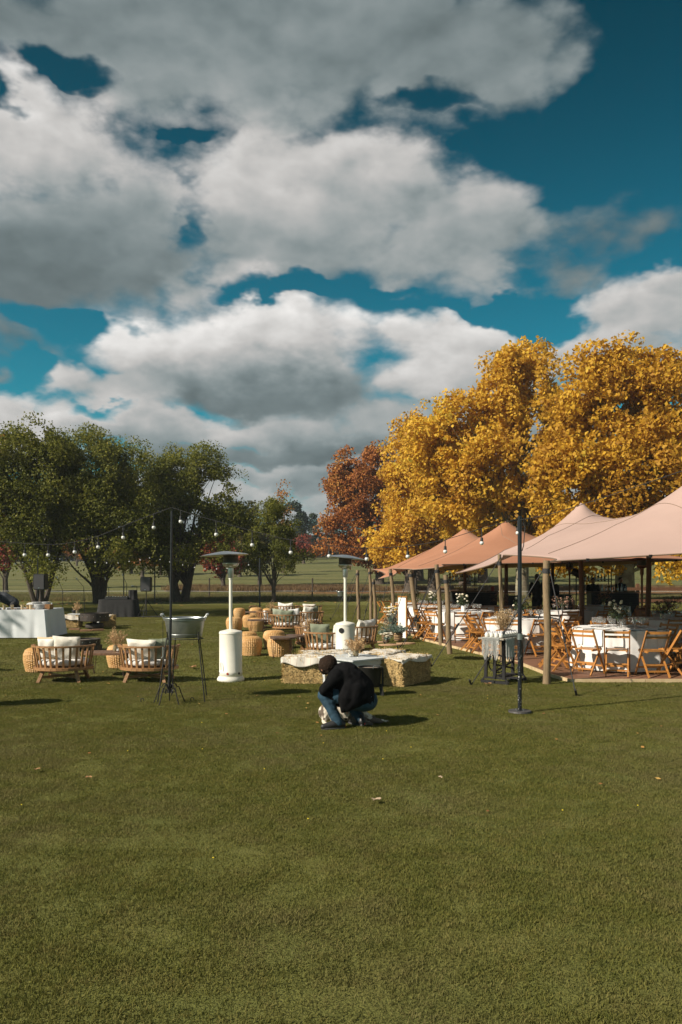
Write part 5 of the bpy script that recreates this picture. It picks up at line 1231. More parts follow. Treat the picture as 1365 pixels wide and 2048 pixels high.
def fire_ring(label, x, y, r, z0, h, base):
    t = thing('fire_pit', label, 'fire pit', (x, y, 0)); fm = pmat('rusted_black_steel', (.035, .032, .03), (.07, .055, .045), 8, .55, .4, bump=.2)
    MB().lathe([(r * .97, z0), (r, z0 + .01), (r, z0 + h), (r * .96, z0 + h), (r * .95, z0 + .04), (0, z0 + .03)], 36).build('bowl', fm, t)
    for k in range(14): MB().tube([(r * 1.0 * math.cos(k * .449), r * math.sin(k * .449), z0 + h * .6), (r * 1.012 * math.cos(k * .449), r * 1.012 * math.sin(k * .449), z0 + h * .6)], .014, 6).build('rivet', galv, t)
    if base == 'tyre':
        MB().lathe([(r * .55, .03), (r * .62, .04), (r * .66, .12), (r * .6, .18), (r * .5, .19)], 28).build('pedestal', fm, t)
        MB().tube([(0, 0, .15), (0, 0, z0 + .02)], .06, 10).build('stem', fm, t)
    else: MB().box((.1, 0, z0 / 2), (.55, .4, z0)).build('pedestal', fm, t)
    MB().ball((0, 0, z0 + h * .6), r * .8, 12, 6, (1, 1, .12)).build('ash_heap', pmat('ash', (.25, .2, .16)), t)
p = G(184, 1259); fire_ring('large black steel fire ring on a round pedestal in front of the distant table', p.x, p.y + .3, .46, .26, .26, 'tyre')
for k, (px, py) in enumerate(((150, 1260), (172, 1263), (196, 1262))):
    q = G(px, py); o = MB()
    o.box((0, 0, .03), (.34, .16, .06)); o = o.build('flat_stone', brickm); o.location = (q.x, q.y, 0); o.rotation_euler = (0, 0, .2 * k); tag(o, ['leftmost reddish stone below the big fire ring', 'middle reddish stone below the big fire ring', 'rightmost reddish stone below the big fire ring'][k], 'stone')
p = at(168, 18.8); fire_ring('shallow black fire pit behind the leftmost teak chair', p.x, p.y, .38, .13, .15, 'box')

# ------------------------------------------------------------------ flower baskets and sign
def basket(label, px, py, r, h, fol, n, col, yl=False):
    p = G(px, py); t = thing('flower_basket', label, 'flower basket', (p.x, p.y, .03))
    def fn(u, v):
        a = 2 * PI * u; rr = r * (.82 + .18 * math.sin(v * 2.2)) + .006 * math.sin(v * 44) + .004 * math.sin(a * 24); return (rr * math.cos(a), rr * math.sin(a), v * h)
    MB().grid(fn, 72, 24, True).build('basket', pmat('banana_weave', (.42, .29, .15), (.24, .15, .075), 22, .8, bump=.4, island=.3), t)
    for k in range(3): MB().tube([(r * 1.02 * math.cos(2 * PI * q / 24), r * 1.02 * math.sin(2 * PI * q / 24), h * (.2 + .3 * k)) for q in range(25)], .009, 5).build('weave_band', pmat('dark_weave', (.14, .085, .045), (.09, .055, .03), 22, .8), t)
    P = []; Q = []; st = MB()
    for k in range(n):
        a = random.uniform(0, 2 * PI); q = random.uniform(.05, 1) ** .6; z = h + fol[1] * random.uniform(.25, 1.0) * (1.1 - .6 * q); x, y = fol[0] * q * math.cos(a), fol[0] * q * math.sin(a)
        st.tube([(0, 0, h * .7), (x * .5, y * .5, h + (z - h) * .6), (x, y, z)], .003, 3, cap=False)
        for _ in range(16): u = random.uniform(.35, 1.05); P.append((x * u + random.gauss(0, .02), y * u + random.gauss(0, .02), h * .8 + (z - h * .8) * u + random.gauss(0, .015)))
        Q.append((x, y, z))
    st.build('stems', sageleaf, t, kind='stuff')
    link('foliage', quads_mesh('foliage', leaf_quads(np.array(P), .05, .3, .4), {'sage': sageleaf, 'dry': pampas}[col]), t, 'stuff')
    return t, Q, p
def blooms(t, pts, r, mat):
    for (x, y, z) in pts:
        bl = MB()
        for j in range(6): a = j * 1.05; bl.ball((x + .6 * r * math.cos(a), y + .6 * r * math.sin(a), z + random.uniform(-.2, .3) * r), r * .6, 6, 4, (1, 1, .7))
        bl.build('bloom', mat, t)
t_, Q, _ = basket('left woven basket with dry grasses and grey green leaves', 771, 1283, .09, .16, (.20, .30), 44, 'sage')
link('grasses', quads_mesh('grasses', leaf_quads(np.array([(random.gauss(0, .09), random.gauss(0, .09), random.uniform(.2, .5)) for _ in range(400)]), .04, 0, .2), pampas), t_, 'stuff')
t_, Q, _ = basket('right woven basket overflowing with blue grey eucalyptus leaves', 797, 1284, .115, .22, (.30, .30), 80, 'sage')
t_, Q, _ = basket('tall arrangement of white and yellow flowers behind the baskets', 784, 1272, .10, .2, (.24, .62), 60, 'sage')
blooms(t_, [(random.gauss(0, .12), random.gauss(0, .1), random.uniform(.58, .84)) for _ in range(20)], .05, petal); blooms(t_, [(random.gauss(0, .12), random.gauss(0, .1), random.uniform(.62, .82)) for _ in range(7)], .042, yellowpetal)
t_, Q, _ = basket('small tan pot of creamy white blooms in front of the baskets', 774, 1288, .05, .10, (.10, .08), 16, 'sage')
blooms(t_, [(random.gauss(0, .07), random.gauss(0, .05), random.uniform(.13, .26)) for _ in range(18)], .04, petal)
for k, (px, py, r, l) in enumerate(((764, 1285, .17, 'thin round wood slice at the left under the flower baskets'), (781, 1291, .30, 'large thin wood slice under the two front flower pots'), (812, 1288, .25, 'thin wood slice at the right under the flower baskets'))):
    p = G(px, py); o = MB().lathe([(r, 0), (r, .022 + .004 * k), (r * .98, .026 + .004 * k)], 28, sy=.7).build('wood_slice', pmat('pale_wood_slice', (.40, .25, .14), (.30, .18, .10), 12, .8)); o.location = (p.x, p.y, 0); tag(o, l, 'wood slice')
def sign():
    p = G(805, 1279); t = thing('signboard', 'narrow white signboard seen edge on beside the flower arrangement', 'sign', (p.x, p.y, 0), R(-62))
    MB().box((0, 0, .60), (.38, .022, 1.10)).build('board', pmat('white_board', (.78, .77, .74), (.72, .71, .68), 6, .6), t)
    for x in (-.21, .21): MB().beam((x, .01, 1.2), (x, .01, 0), .03, .03, (0, 1, 0)).build('easel_leg', chairwood, t, False)
    MB().beam((0, .03, 1.15), (0, .45, 0), .03, .03, (1, 0, 0)).build('easel_leg', chairwood, t, False)
    MB().beam((-.22, .02, 1.18), (.22, .02, 1.18), .03, .02).build('crossbar', chairwood, t, False)
sign()

# ------------------------------------------------------------------ treadle table with favours
def treadle():
    rz = R(52); o = Vector((2.72, 13.35, 0)); t = thing('sewing_machine_table', 'old iron treadle sewing machine table with a weathered top at the marquee corner', 'table', o, rz)
    L, D, z = .95, .46, .76
    for k in range(3): MB().box((0, -D / 2 + D * (k + .5) / 3, z - .012), (L, D / 3 - .004, .026)).build('top_plank', greywood, t, False)
    for s in (-1, 1):
        x = s * .33
        for y in (-.15, 0, .15): MB().beam((x, y, z - .03), (x, y * 1.1, .08), .05, .035, (1, 0, 0)).build('upright', blackm, t, False)
        MB().beam((x, -.24, .03), (x, .24, .03), .05, .05).build('foot', blackm, t, False)
        MB().beam((x, -.2, .1), (x, .2, .1), .03, .03).build('foot_rail', blackm, t, False)
        MB().beam((x, -.2, z - .04), (x, .2, z - .04), .03, .03).build('head_rail', blackm, t, False)
        for sg in (-1, 1): MB().beam((x, sg * .15, .14), (x, sg * .25, .03), .03, .025).build('foot_brace', blackm, t, False)
    MB().beam((-.33, .0, .2), (.33, .0, .32), .02, .03).build('cross_brace', blackm, t, False); MB().beam((-.33, .0, .32), (.33, .0, .2), .02, .03, (0, 0, 1)).build('cross_brace', blackm, t, False)
    w = MB(); cx = -.26
    w.tube([(cx, .15 * math.cos(a) , .33 + .15 * math.sin(a)) for a in np.linspace(0, 2 * PI, 28)], .011, 6)
    for k in range(7): a = k * 2 * PI / 7; w.tube([(cx, .02 * math.cos(a), .33 + .02 * math.sin(a)), (cx, .15 * math.cos(a), .33 + .15 * math.sin(a))], .006, 5)
    w.build('flywheel', blackm, t)
    MB().box((0, -.02, .11), (.36, .24, .015)).build('foot_pedal', blackm, t)
    # macrame runner
    r = tag(MB().box((0, 0, 0), (L + .012, .30, .006)).build('macrame_runner', pmat('cotton_string', (.50, .50, .47), (.40, .40, .38), 40, .9, bump=.6)), 'white macrame runner with long fringes on the sewing machine table', 'table runner'); r.location = o + Vector((0, 0, z + .005)); r.rotation_euler = (0, 0, rz)
    for s in (-1, 1):
        mb = MB()
        for k in range(24):
            y = -.15 + .30 * k / 23; l = (.26 + .10 * abs(math.sin(k * .42))) * (1.0 if s < 0 else 1.15)
            mb.tube([(s * (L / 2 + .008), y, 0), (s * (L / 2 + .014), y + .004 * math.sin(k), -l * .5), (s * (L / 2 + .012), y + .006 * math.sin(k * 3), -l)], .0045, 4)
        mb.build('fringe', pmat('cotton_string', (.5, .5, .47)), r, kind='stuff')
    mb = MB()
    for k in range(22):
        x = -.42 + .30 * k / 21; l = .30 + .06 * abs(math.sin(k * .5)); mb.tube([(x, -D / 2 - .014, 0), (x + .004 * math.sin(k), -D / 2 - .018, -l)], .0045, 4)
    mb.build('fringe', pmat('cotton_string', (.5, .5, .47)), r, kind='stuff')
    M = Matrix.Rotation(rz, 3, 'Z')
    def mk():
        q = thing('favour_jar', '', 'jar'); MB().lathe([(.03, 0), (.034, .01), (.034, .055), (.026, .065)], 12).build('jar', wax, q); MB().ball((0, 0, .066), .026, 10, 6, (1, 1, .75)).build('tulle_wrap', pmat('white_tulle', (.7, .7, .72), (.6, .6, .63), 20, .8, trans=.4), q); return q
    fj = Kind(mk)
    for i in range(9):
        for j in range(4):
            if j == 3 and i > 3: continue
            x = -.40 + .085 * i; y = -.15 + .085 * j
            if -.05 < x < .28 and y > -.05: continue
            q = M @ Vector((x, y, 0)) + o; fj((q.x, q.y, z + .012), 0, 'white favour jar on the sewing table, %s row, %s from its left end' % (('front', 'middle', 'back', 'rearmost')[j], ORD[i]), 'favour jars on the sewing machine table')
    q = M @ Vector((.12, .06, 0)) + o; bx = thing('flower_crate', 'small wooden crate full of dried wheat and pampas on the sewing machine table', 'crate', (q.x, q.y, z + .012), rz)
    for s in (-1, 1):
        for zz in (.03, .075): MB().box((0, s * .08, zz), (.26, .012, .035)).build('crate_slat', teak, bx, False); MB().box((s * .127, 0, zz), (.012, .146, .035)).build('crate_slat', teak, bx, False)
    MB().box((0, 0, .006), (.25, .148, .01)).build('crate_floor', teak, bx, False)
    mb = MB(); P = []
    for k in range(110):
        a = random.uniform(0, 2 * PI); u = random.uniform(0, 1) ** .6; x, y = .27 * u * math.cos(a), .18 * u * math.sin(a); zz = random.uniform(.28, .50) * (1 - .25 * u)
        mb.tube([(x * .4, y * .4, .02), (x, y, zz)], .0022, 3, cap=False)
        for _ in range(16): w = random.uniform(.5, 1.05); P.append((x * (.4 + .6 * w) + random.gauss(0, .008), y * (.4 + .6 * w) + random.gauss(0, .008), zz * w))
    mb.build('stalks', pampas, bx, kind='stuff'); link('seed_heads', quads_mesh('seed_heads', leaf_quads(np.array(P), .032, .1, .3), pmat('wheat', (.58, .44, .26), (.45, .32, .18), 12, .85, island=.7, trans=.2)), bx, 'stuff')
    jar('green bottle shaped jar beside the macrame fringe', (2.98, 13.25, z + .012), .02, .12, 'glass_jar')
treadle()

# ------------------------------------------------------------------ buffet at the left
def buffet():
    x1, x0, ya, yb, h = -8.25, -12.5, 22.3, 23.75, .80
    t = thing('buffet_table', 'long buffet table under a pale floor length cloth at the left edge', 'table', ((x0 + x1) / 2, (ya + yb) / 2, 0))
    hx, hy = (x1 - x0) / 2, (yb - ya) / 2; n = 240; P = 2 * (2 * hx + 2 * hy)
    def per(s, g, w):
        s = s % P; c = [(-hx, -hy), (hx, -hy), (hx, hy), (-hx, hy)]; L = [2 * hx, 2 * hy, 2 * hx, 2 * hy]; nr = [(0, -1), (1, 0), (0, 1), (-1, 0)]; i = 0
        while s > L[i] and i < 3: s -= L[i]; i += 1
        u = s / L[i]; a, b = c[i], c[(i + 1) % 4]; gx = nr[i][0] * g; gy = nr[i][1] * g
        x, y = a[0] + (b[0] - a[0]) * u, a[1] + (b[1] - a[1]) * u
        # corners flare
        e = min(u, 1 - u) * L[i]; k = max(0, 1 - e / .25) * w * .5
        sg = (1 if u > .5 else -1); return x + gx + sg * k * ((b[0] - a[0]) / L[i]), y + gy + sg * k * ((b[1] - a[1]) / L[i])
    def fn(u, v):
        s = u * P; w = v; fold = abs(math.sin(s * 5.05 + .4)) ** 14
        x, y = per(s, .01 + .09 * w + (-.035) * fold * w + .012 * math.sin(s * 3) * w, .22 * w); return (x, y, h - w * (h - .03))
    bl = bluelinen; cl = MB().grid(fn, n, 10, True); cl._add([(-hx, -hy, h), (hx, -hy, h), (hx, hy, h), (-hx, hy, h)], [(0, 1, 2, 3)]); cl.build('tablecloth', bl, t)
    MB().box((0, 0, h - .03), (2 * hx - .03, 2 * hy - .03, .04)).build('tabletop', greywood, t)
    z = h + .004
    def st(px, Y, n_, r, lab, m=china):
        q = at(px, Y); tt = thing('plate_stack', lab, 'plate stack', (q.x, q.y, z))
        for k in range(n_): MB().lathe([(r * .6, k * .014), (r, k * .014 + .012), (r, k * .014 + .016)], 18).build('plate', m, tt)
    st(80, 22.65, 10, .15, 'front stack of white plates at the right end of the buffet'); st(74, 23.2, 13, .14, 'rear stack of grey plates on the buffet'); st(92, 23.3, 13, .14, 'tallest stack of pale plates at the buffet corner')
    q = at(86, 22.75); o = thing('plate_box', 'wooden tray behind the front plate stack on the buffet', 'tray', (q.x, q.y, z)); MB().box((0, 0, .01), (.5, .3, .02)).build('tray_floor', teak, o); MB().box((0, .14, .07), (.5, .02, .12)).build('tray_side', teak, o); MB().box((.24, 0, .07), (.02, .3, .12)).build('tray_side', teak, o)
    q = at(62, 23.2); o = thing('bread_basket', 'round bread basket with a white napkin on the buffet', 'basket', (q.x, q.y, z)); MB().lathe([(.1, 0), (.16, .1), (.15, .1), (.09, .01)], 20).build('basket', rattan, o); MB().ball((0, 0, .11), .12, 12, 6, (1, 1, .5)).build('napkin', linen, o)
    for k, px in enumerate((9, 25, 45, 62)):
        q = at(px, 22.5); o = thing('food_cup', ['tan cup at the far left of the buffet', 'tan cup second from the left on the buffet', 'tan cup in the middle of the buffet', 'tan cup in front of the bread basket'][k], 'cup', (q.x, q.y, z)); MB().lathe([(.035, 0), (.045, .13), (.04, .13), (.03, .02)], 14).build('cup_body', trimm, o); MB().lathe([(.04, .11), (0, .115)], 12).build('filling', jute, o)
    for k, px in enumerate((0, 18, 38)):
        q = at(px, 22.4); o = thing('chalk_block', ['black name block at the far left front of the buffet', 'black name block left of the middle cup on the buffet', 'black name block right of the middle on the buffet'][k], 'name block', (q.x, q.y, z)); MB().box((0, 0, .02), (.09, .03, .04)).build('block', plastic, o); MB().box((0, -.017, .02), (.07, .003, .02)).build('face', blackm, o)
    for k, (px, w) in enumerate(((52, .42), (30, .3))):
        q = at(px, 22.75); o = MB().lathe([(w / 2, 0), (w / 2, .02)], 24, sy=.6).build('serving_board', teak); o.location = (q.x, q.y, z); tag(o, ['round serving board in the middle of the buffet', 'smaller serving board left on the buffet'][k], 'serving board')
    q = at(104, 23.1); o = thing('bottle', 'small steel shaker at the right corner of the buffet', 'shaker', (q.x, q.y, z)); MB().lathe([(.03, 0), (.032, .1), (.02, .15)], 12).build('shaker_body', steel, o); MB().lathe([(.02, .15), (.018, .17)], 10).build('cap', steel, o)
buffet()

# ------------------------------------------------------------------ music corner
def dj():
    p = at(238, 33.6); t = thing('music_table', 'table draped in black cloth to the ground in front of the forked tree', 'table', (p.x, p.y, 0))
    def fn(u, v):
        a = 2 * PI * u; c, s = math.cos(a), math.sin(a); k = (abs(c) ** 6 + abs(s) ** 6) ** (-1 / 6)
        fo = .035 * math.sin(a * 19) * v + .02 * math.sin(a * 31) * v; g = 1 + (.10 + fo) * v
        return (.78 * k * c * g, .36 * k * s * g, .72 - .72 * v + .01)
    c = MB().grid(fn, 140, 12, True); c.grid(lambda u, v: (lambda q: (q[0] * v, q[1] * v, .735))(fn(u, 0)), 40, 2, True); c.build('black_drape', blackcloth, t)
    MB().box((0, 0, .70), (1.4, .6, .03)).build('tabletop', plastic, t)
    q = thing('mixing_deck', 'black mixing console with knobs on the draped table', 'mixer', (p.x - .05, p.y - .05, .745)); MB().box((0, 0, .05), (.95, .36, .1)).build('console', plastic, q)
    for k in range(8): MB().tube([(-.4 + .115 * k, -.05, .1), (-.4 + .115 * k, -.05, .13)], .018, 8).build('knob', galv, q)
    for s in (-1, 1): MB().lathe([(.14, .1), (.14, .115)], 20, (s * .3, .05, 0)).build('platter', blackm, q)
    q = thing('draped_speaker', 'speaker under a black cover at the right end of the draped table', 'loudspeaker', (p.x + .58, p.y, .74)); MB().grid(lambda u, v: ((.17 + .02 * math.sin(12 * PI * u) * v) * math.cos(2 * PI * u) * (1 if v else .0), (.14 + .02 * math.sin(10 * PI * u)) * math.sin(2 * PI * u) * (1 if v else 0), .40 - .40 * max(0, v - .1) / .9), 40, 8, True).build('cover', blackcloth, q); MB().box((0, 0, .19), (.24, .2, .38)).build('cabinet', plastic, q)
dj()
def spk_stand(label, x, y, h):
    t = thing('speaker_stand', label, 'speaker stand', (x, y, 0)); MB().tube([(0, 0, .1), (0, 0, h)], .02, 8).build('pole', blackm, t)
    for k in range(3):
        a = .5 + 2.09 * k; MB().tube([(0, 0, .75), (.5 * math.cos(a), .5 * math.sin(a), .01)], .014, 6).build('leg', blackm, t); MB().tube([(0, 0, .32), (.3 * math.cos(a), .3 * math.sin(a), .3)], .009, 5).build('brace', blackm, t)
p = at(293, 33); cabinet('small black loudspeaker on a tripod right of the draped table', p.x, p.y, .42, .35, 1.08, .60); spk_stand('black tripod under the small right loudspeaker', p.x, p.y, 1.08)
p = at(82, 30.5); cabinet('large black loudspeaker on a stand behind the buffet', p.x, p.y, .44, .4, 1.20, .60); spk_stand('black tripod under the large left loudspeaker', p.x, p.y, 1.2)
def mic(label, px, Y, tip, joint):
    p = at(px, Y); t = thing('microphone_stand', label, 'microphone stand', (p.x, p.y, 0)); j = at(joint[0], Y, joint[1]) - p; e = at(tip[0], Y, tip[1]) - p
    MB().tube([(0, 0, .03), (j.x, 0, j.z)], .013, 7).build('pole', blackm, t); MB().tube([j, e], .009, 6).build('boom_arm', blackm, t); MB().tube([e, e + (e - j).normalized() * .12], [.018, .028], 8).build('microphone', galv, t)
    MB().lathe([(.14, 0), (.14, .02), (.03, .035)], 16).build('base', blackm, t)
mic('microphone stand nearest the large left loudspeaker', 126, 33, (116, 1158), (126, 1181)); mic('microphone stand left of the forked trunk', 170, 33.5, (156, 1160), (168, 1174))
mic('microphone stand in front of the forked trunk', 219, 34.5, (212, 1160), (218, 1178)); mic('microphone stand at the right of the draped table', 253, 34.6, (247, 1153), (254, 1168)); mic('microphone stand by the small loudspeaker', 277, 34.8, (269, 1172), (274, 1172))
t = thing('cable_tangle', 'thin black cables lying by the loudspeaker tripod', 'cable', (at(300, 33).x, 33.2, 0)); MB().tube([(math.sin(k * .5) * .5, math.cos(k * .33) * .3, .035) for k in range(30)], .008, 5).build('cable', ropem, t); MB().tube([(.4, 0, .03), (.5, .05, .4), (.2, .1, 1.1)], .006, 5).build('cable', ropem, t)
# ------------------------------------------------------------------ people and dog (voxel-fused bodies)
def fuse(name, mat, parts, parent, vox=.012, smooth=5, label=None):
    """parts: ('t', [points], [radii]) or ('b', centre, radius, scale); fused into one skin"""
    mb = MB()
    for p in parts:
        if p[0] == 't':
            mb.tube(p[1], p[2], 12)
            for c, r in ((p[1][0], p[2][0]), (p[1][-1], p[2][-1])): mb.ball(c, r, 12, 8)
        else: mb.ball(p[1], p[2], 14, 10, p[3] if len(p) > 3 else (1, 1, 1))
    o = mb.build(name, mat, parent, label=label)
    r = o.modifiers.new('fuse', 'REMESH'); r.mode = 'VOXEL'; r.voxel_size = vox; r.use_smooth_shade = True
    s = o.modifiers.new('smooth', 'SMOOTH'); s.iterations = smooth; s.factor = .6
    return o
def noisy(o, strength, size):
    tx = bpy.data.textures.new('wrinkle', 'CLOUDS'); tx.noise_scale = size; d = o.modifiers.new('wrinkles', 'DISPLACE'); d.texture = tx; d.strength = strength; d.mid_level = .5; d.texture_coords = 'GLOBAL'
def hand(parts, wrist, direction, s=1.0, up=(0, 0, 1)):
    w = Vector(wrist); d = Vector(direction).normalized(); x = d.cross(Vector(up)).normalized(); y = x.cross(d)
    parts.append(('t', [w, w + d * .045 * s, w + d * .085 * s], [.026 * s, .034 * s, .03 * s]))
    for k, L in enumerate((.062, .072, .068, .052)):
        b = w + d * .085 * s + x * (k - 1.5) * .018 * s; m = b + d * L * .55 * s - y * .008 * s; e = b + d * L * .9 * s - y * .03 * s
        parts.append(('t', [b - d * .02 * s, m, e], [.009 * s, .008 * s, .007 * s]))
    b = w + d * .03 * s - x * .03 * s; parts.append(('t', [b, b - x * .025 * s + d * .03 * s, b - x * .02 * s + d * .055 * s - y * .01], [.012 * s, .010 * s, .008 * s]))
def crouching_man():
    O = Vector((.0, 9.42, 0)); t = thing('person', 'man in a black jacket and blue jeans crouching on the grass over a dog', 'person', O)
    v = lambda x, y, z: Vector((x, y - 9.42, z))
    hipL, hipR = v(.19, 9.37, .31), v(.32, 9.50, .30); knL, knR = v(-.205, 9.36, .385), v(-.05, 9.86, .40); anL, anR = v(-.03, 9.29, .10), v(.225, 9.49, .10)
    pel, wai, che, nek = v(.26, 9.44, .34), v(.20, 9.45, .47), v(.06, 9.46, .57), v(-.07, 9.48, .66)
    shL, shR = v(-.055, 9.32, .60), v(.0, 9.64, .62); elL, elR = v(-.19, 9.30, .45), v(-.16, 9.66, .40); haL, haR = v(.0, 9.40, .26), v(-.02, 9.62, .24)
    hd = v(-.150, 9.50, .722)
    # the whole figure as one continuous body
    B = [('t', [pel, wai, che, nek], [.13, .13, .14, .07]), ('t', [nek, hd], [.055, .06]), ('b', hd, .092, (1.0, .86, 1.05)), ('b', hd + Vector((-.025, .045, -.04)), .07, (1, .9, 1)),
         ('t', [hipL, knL], [.085, .058]), ('t', [knL, anL], [.055, .036]), ('t', [hipR, knR], [.085, .058]), ('t', [knR, anR], [.055, .036]),
         ('t', [anL, anL + Vector((-.12, -.04, -.055))], [.036, .022]), ('t', [anR, anR + Vector((-.08, .09, -.055))], [.036, .022]),
         ('t', [shL, elL], [.05, .04]), ('t', [elL, haL], [.038, .026]), ('t', [shR, elR], [.05, .04]), ('t', [elR, haR], [.038, .026]), ('b', hd + Vector((-.05, .10, -.085)), .018), ('b', hd + Vector((-.072, -.062, -.045)), .024, (.6, .6, 1.3)), ('b', hd + Vector((.0, .085, -.03)), .022, (.8, .4, 1.3))]
    hand(B, haL, (.55, .25, -.55)); hand(B, haR, (.5, -.2, -.5))
    fuse('body', skin, B, t, .009, 4)
    J = [('t', [v(.27, 9.42, .33), v(.235, 9.44, .42), wai, che, v(-.03, 9.47, .625)], [.135, .165, .178, .19, .115]), ('b', v(.045, 9.46, .575), .19, (1.05, 1.05, .95)),
         ('b', nek, .080), ('t', [shL, v(-.13, 9.29, .52), elL], [.098, .080, .072]), ('t', [elL, v(-.09, 9.34, .36), haL.lerp(elL, .12)], [.070, .058, .05]), ('t', [shR, elR], [.1, .07]), ('t', [elR, haR.lerp(elR, .12)], [.068, .05]),
         # hem hanging in front of the thigh
         ('t', [v(.10, 9.34, .48), v(.06, 9.28, .34), v(.02, 9.25, .215)], [.12, .10, .03]), ('t', [v(.18, 9.32, .44), v(.15, 9.27, .33), v(.07, 9.25, .225)], [.12, .085, .03]), ('t', [v(.24, 9.34, .38), v(.20, 9.30, .31), v(.12, 9.27, .25)], [.11, .06, .03])]
    j = fuse('jacket', jacket, J, t, .012, 6); noisy(j, .035, .12)
    T = [('t', [hipL, v(.0, 9.36, .37), knL], [.115, .095, .074]), ('t', [knL, v(-.12, 9.32, .24), anL + Vector((-.005, 0, -.025))], [.072, .064, .060]), ('t', [hipR, v(.12, 9.66, .35), knR], [.12, .095, .074]), ('t', [knR, v(.1, 9.66, .22), anR + Vector((0, 0, -.02))], [.072, .062, .060]),
         ('b', v(.27, 9.44, .29), .135, (1, 1.15, .85)), ('b', v(.31, 9.44, .265), .10, (1, 1.3, .8))]
    d = fuse('jeans', denim, T, t, .010, 4); noisy(d, .014, .05)
    for a, dr, nm in ((anL, Vector((-.95, -.28, 0)), 0), (anR, Vector((-.65, .76, 0)), 1)):
        dr.normalize(); b = Vector((a.x, a.y, 0)) - dr * .04
        s_ = fuse('shoe', shoem, [('t', [b + Vector((0, 0, .055)), b + dr * .10 + Vector((0, 0, .055)), b + dr * .22 + Vector((0, 0, .035))], [.048, .050, .036]), ('t', [b + Vector((0, 0, .06)), b + Vector((0, 0, .10)) + dr * .03], [.042, .042])], t, .008, 4)
        c = [b + dr * x + Vector((0, 0, .014)) for x in (-.03, .08, .2, .24)]; MB().tube(c, [.035, .043, .038, .022], 10).build('sole', pmat('grey_sole', (.06, .06, .06), (.04, .04, .04), 9, .8), s_)
        MB().box(b - dr * .045 + Vector((0, 0, .035)), (.012, .012, .02)).build('heel_tab', pmat('red_tab', (.5, .06, .04), None, 5, .6), s_)
    h = fuse('hair', hairm, [('b', hd + Vector((.006, -.006, .010)), .104, (1.0, .96, 1.05)), ('b', hd + Vector((-.03, -.012, -.02)), .088, (1, .92, 1.1)), ('t', [hd + Vector((-.005, -.02, 0)), hd + Vector((.0, -.025, -.045))], [.088, .070]), ('b', hd + Vector((-.05, .03, .03)), .06)], t, .007, 2); noisy(h, .022, .014)
    MB().grid(lambda u, w: (.33 + .03 * math.cos(3.2 * u) - .03 * w, -.10 + .12 * u, .345 - .05 * w + .03 * (1 - u)), 8, 3).build('shirt_hem', pmat('pale_blue_shirt', (.35, .42, .5), (.3, .37, .45), 9, .85), t)
crouching_man()
def dogmat():
    m = bpy.data.materials.new('patched_fur'); m.use_nodes = True; T = NT(m.node_tree); b = T.n['Principled BSDF']
    co = T.node('ShaderNodeTexCoord').outputs['Object']; n = T.noise(co, 7.5, 2, .5); f = T.noise(T.v('MULTIPLY', co, (1, 1, 3)), 60, 4, .7)
    c = T.mix(T.sm(n, .50, .55), (.62, .56, .46, 1), (.10, .075, .055, 1)); c = T.mix(T.m('MULTIPLY', T.sm(f, .4, .7), .35), c, (.25, .2, .15, 1))
    T.put(b.inputs['Base Color'], c); b.inputs['Roughness'].default_value = .9
    bp = T.node('ShaderNodeBump'); bp.inputs['Strength'].default_value = .8; bp.inputs['Distance'].default_value = .01; T.put(bp.inputs['Height'], f); T.put(b.inputs['Normal'], bp.outputs[0]); return m
def dog():
    t = thing('dog', 'white dog with brown patches lying behind the crouching man', 'dog', (0, 9.62, 0)); q = lambda x, y, z: Vector((x, y, z))
    B = [('t', [q(-.17, .0, .14), q(-.05, .03, .14), q(.10, .03, .12), q(.22, .0, .11)], [.105, .10, .095, .10]),
         ('t', [q(-.17, -.02, .17), q(-.15, -.02, .24)], [.08, .055]), ('b', q(-.145, -.03, .275), .058, (1.1, 1, .95)), ('t', [q(-.15, -.06, .265), q(-.17, -.13, .245)], [.034, .022]),
         ('t', [q(-.19, -.05, .12), q(-.20, -.13, .04), q(-.17, -.2, .025)], [.045, .028, .02]), ('t', [q(-.10, -.06, .1), q(-.08, -.16, .035), q(-.05, -.24, .022)], [.04, .026, .02]),
         ('t', [q(.22, -.02, .11), q(.16, -.12, .06), q(.27, -.14, .03), q(.36, -.15, .025)], [.075, .045, .025, .02]), ('t', [q(.25, .02, .08), q(.38, -.02, .035), q(.48, -.03, .025)], [.06, .028, .02]),
         ('t', [q(.30, .03, .11), q(.42, .0, .05), q(.56, -.04, .035)], [.03, .022, .012])]
    for s in (-1, 1): B.append(('t', [q(-.145 + s * .04, -.02, .31), q(-.145 + s * .062, -.03, .275)], [.016, .012]))
    b = fuse('body', dogmat(), B, t, .009, 3); noisy(b, .012, .02)
    for s in (-1, 1): MB().ball((-.152 + s * .022, -.083, .287), .007, 8, 6).build('eye', plastic, t)
    MB().ball((-.171, -.148, .248), .011, 8, 6).build('nose', plastic, t)
    MB().tube([(-.17 + .063 * math.cos(a), .0 + .06 * math.sin(a), .215) for a in np.linspace(0, 2 * PI, 18)], .007, 6).build('collar', jute, t)
dog()
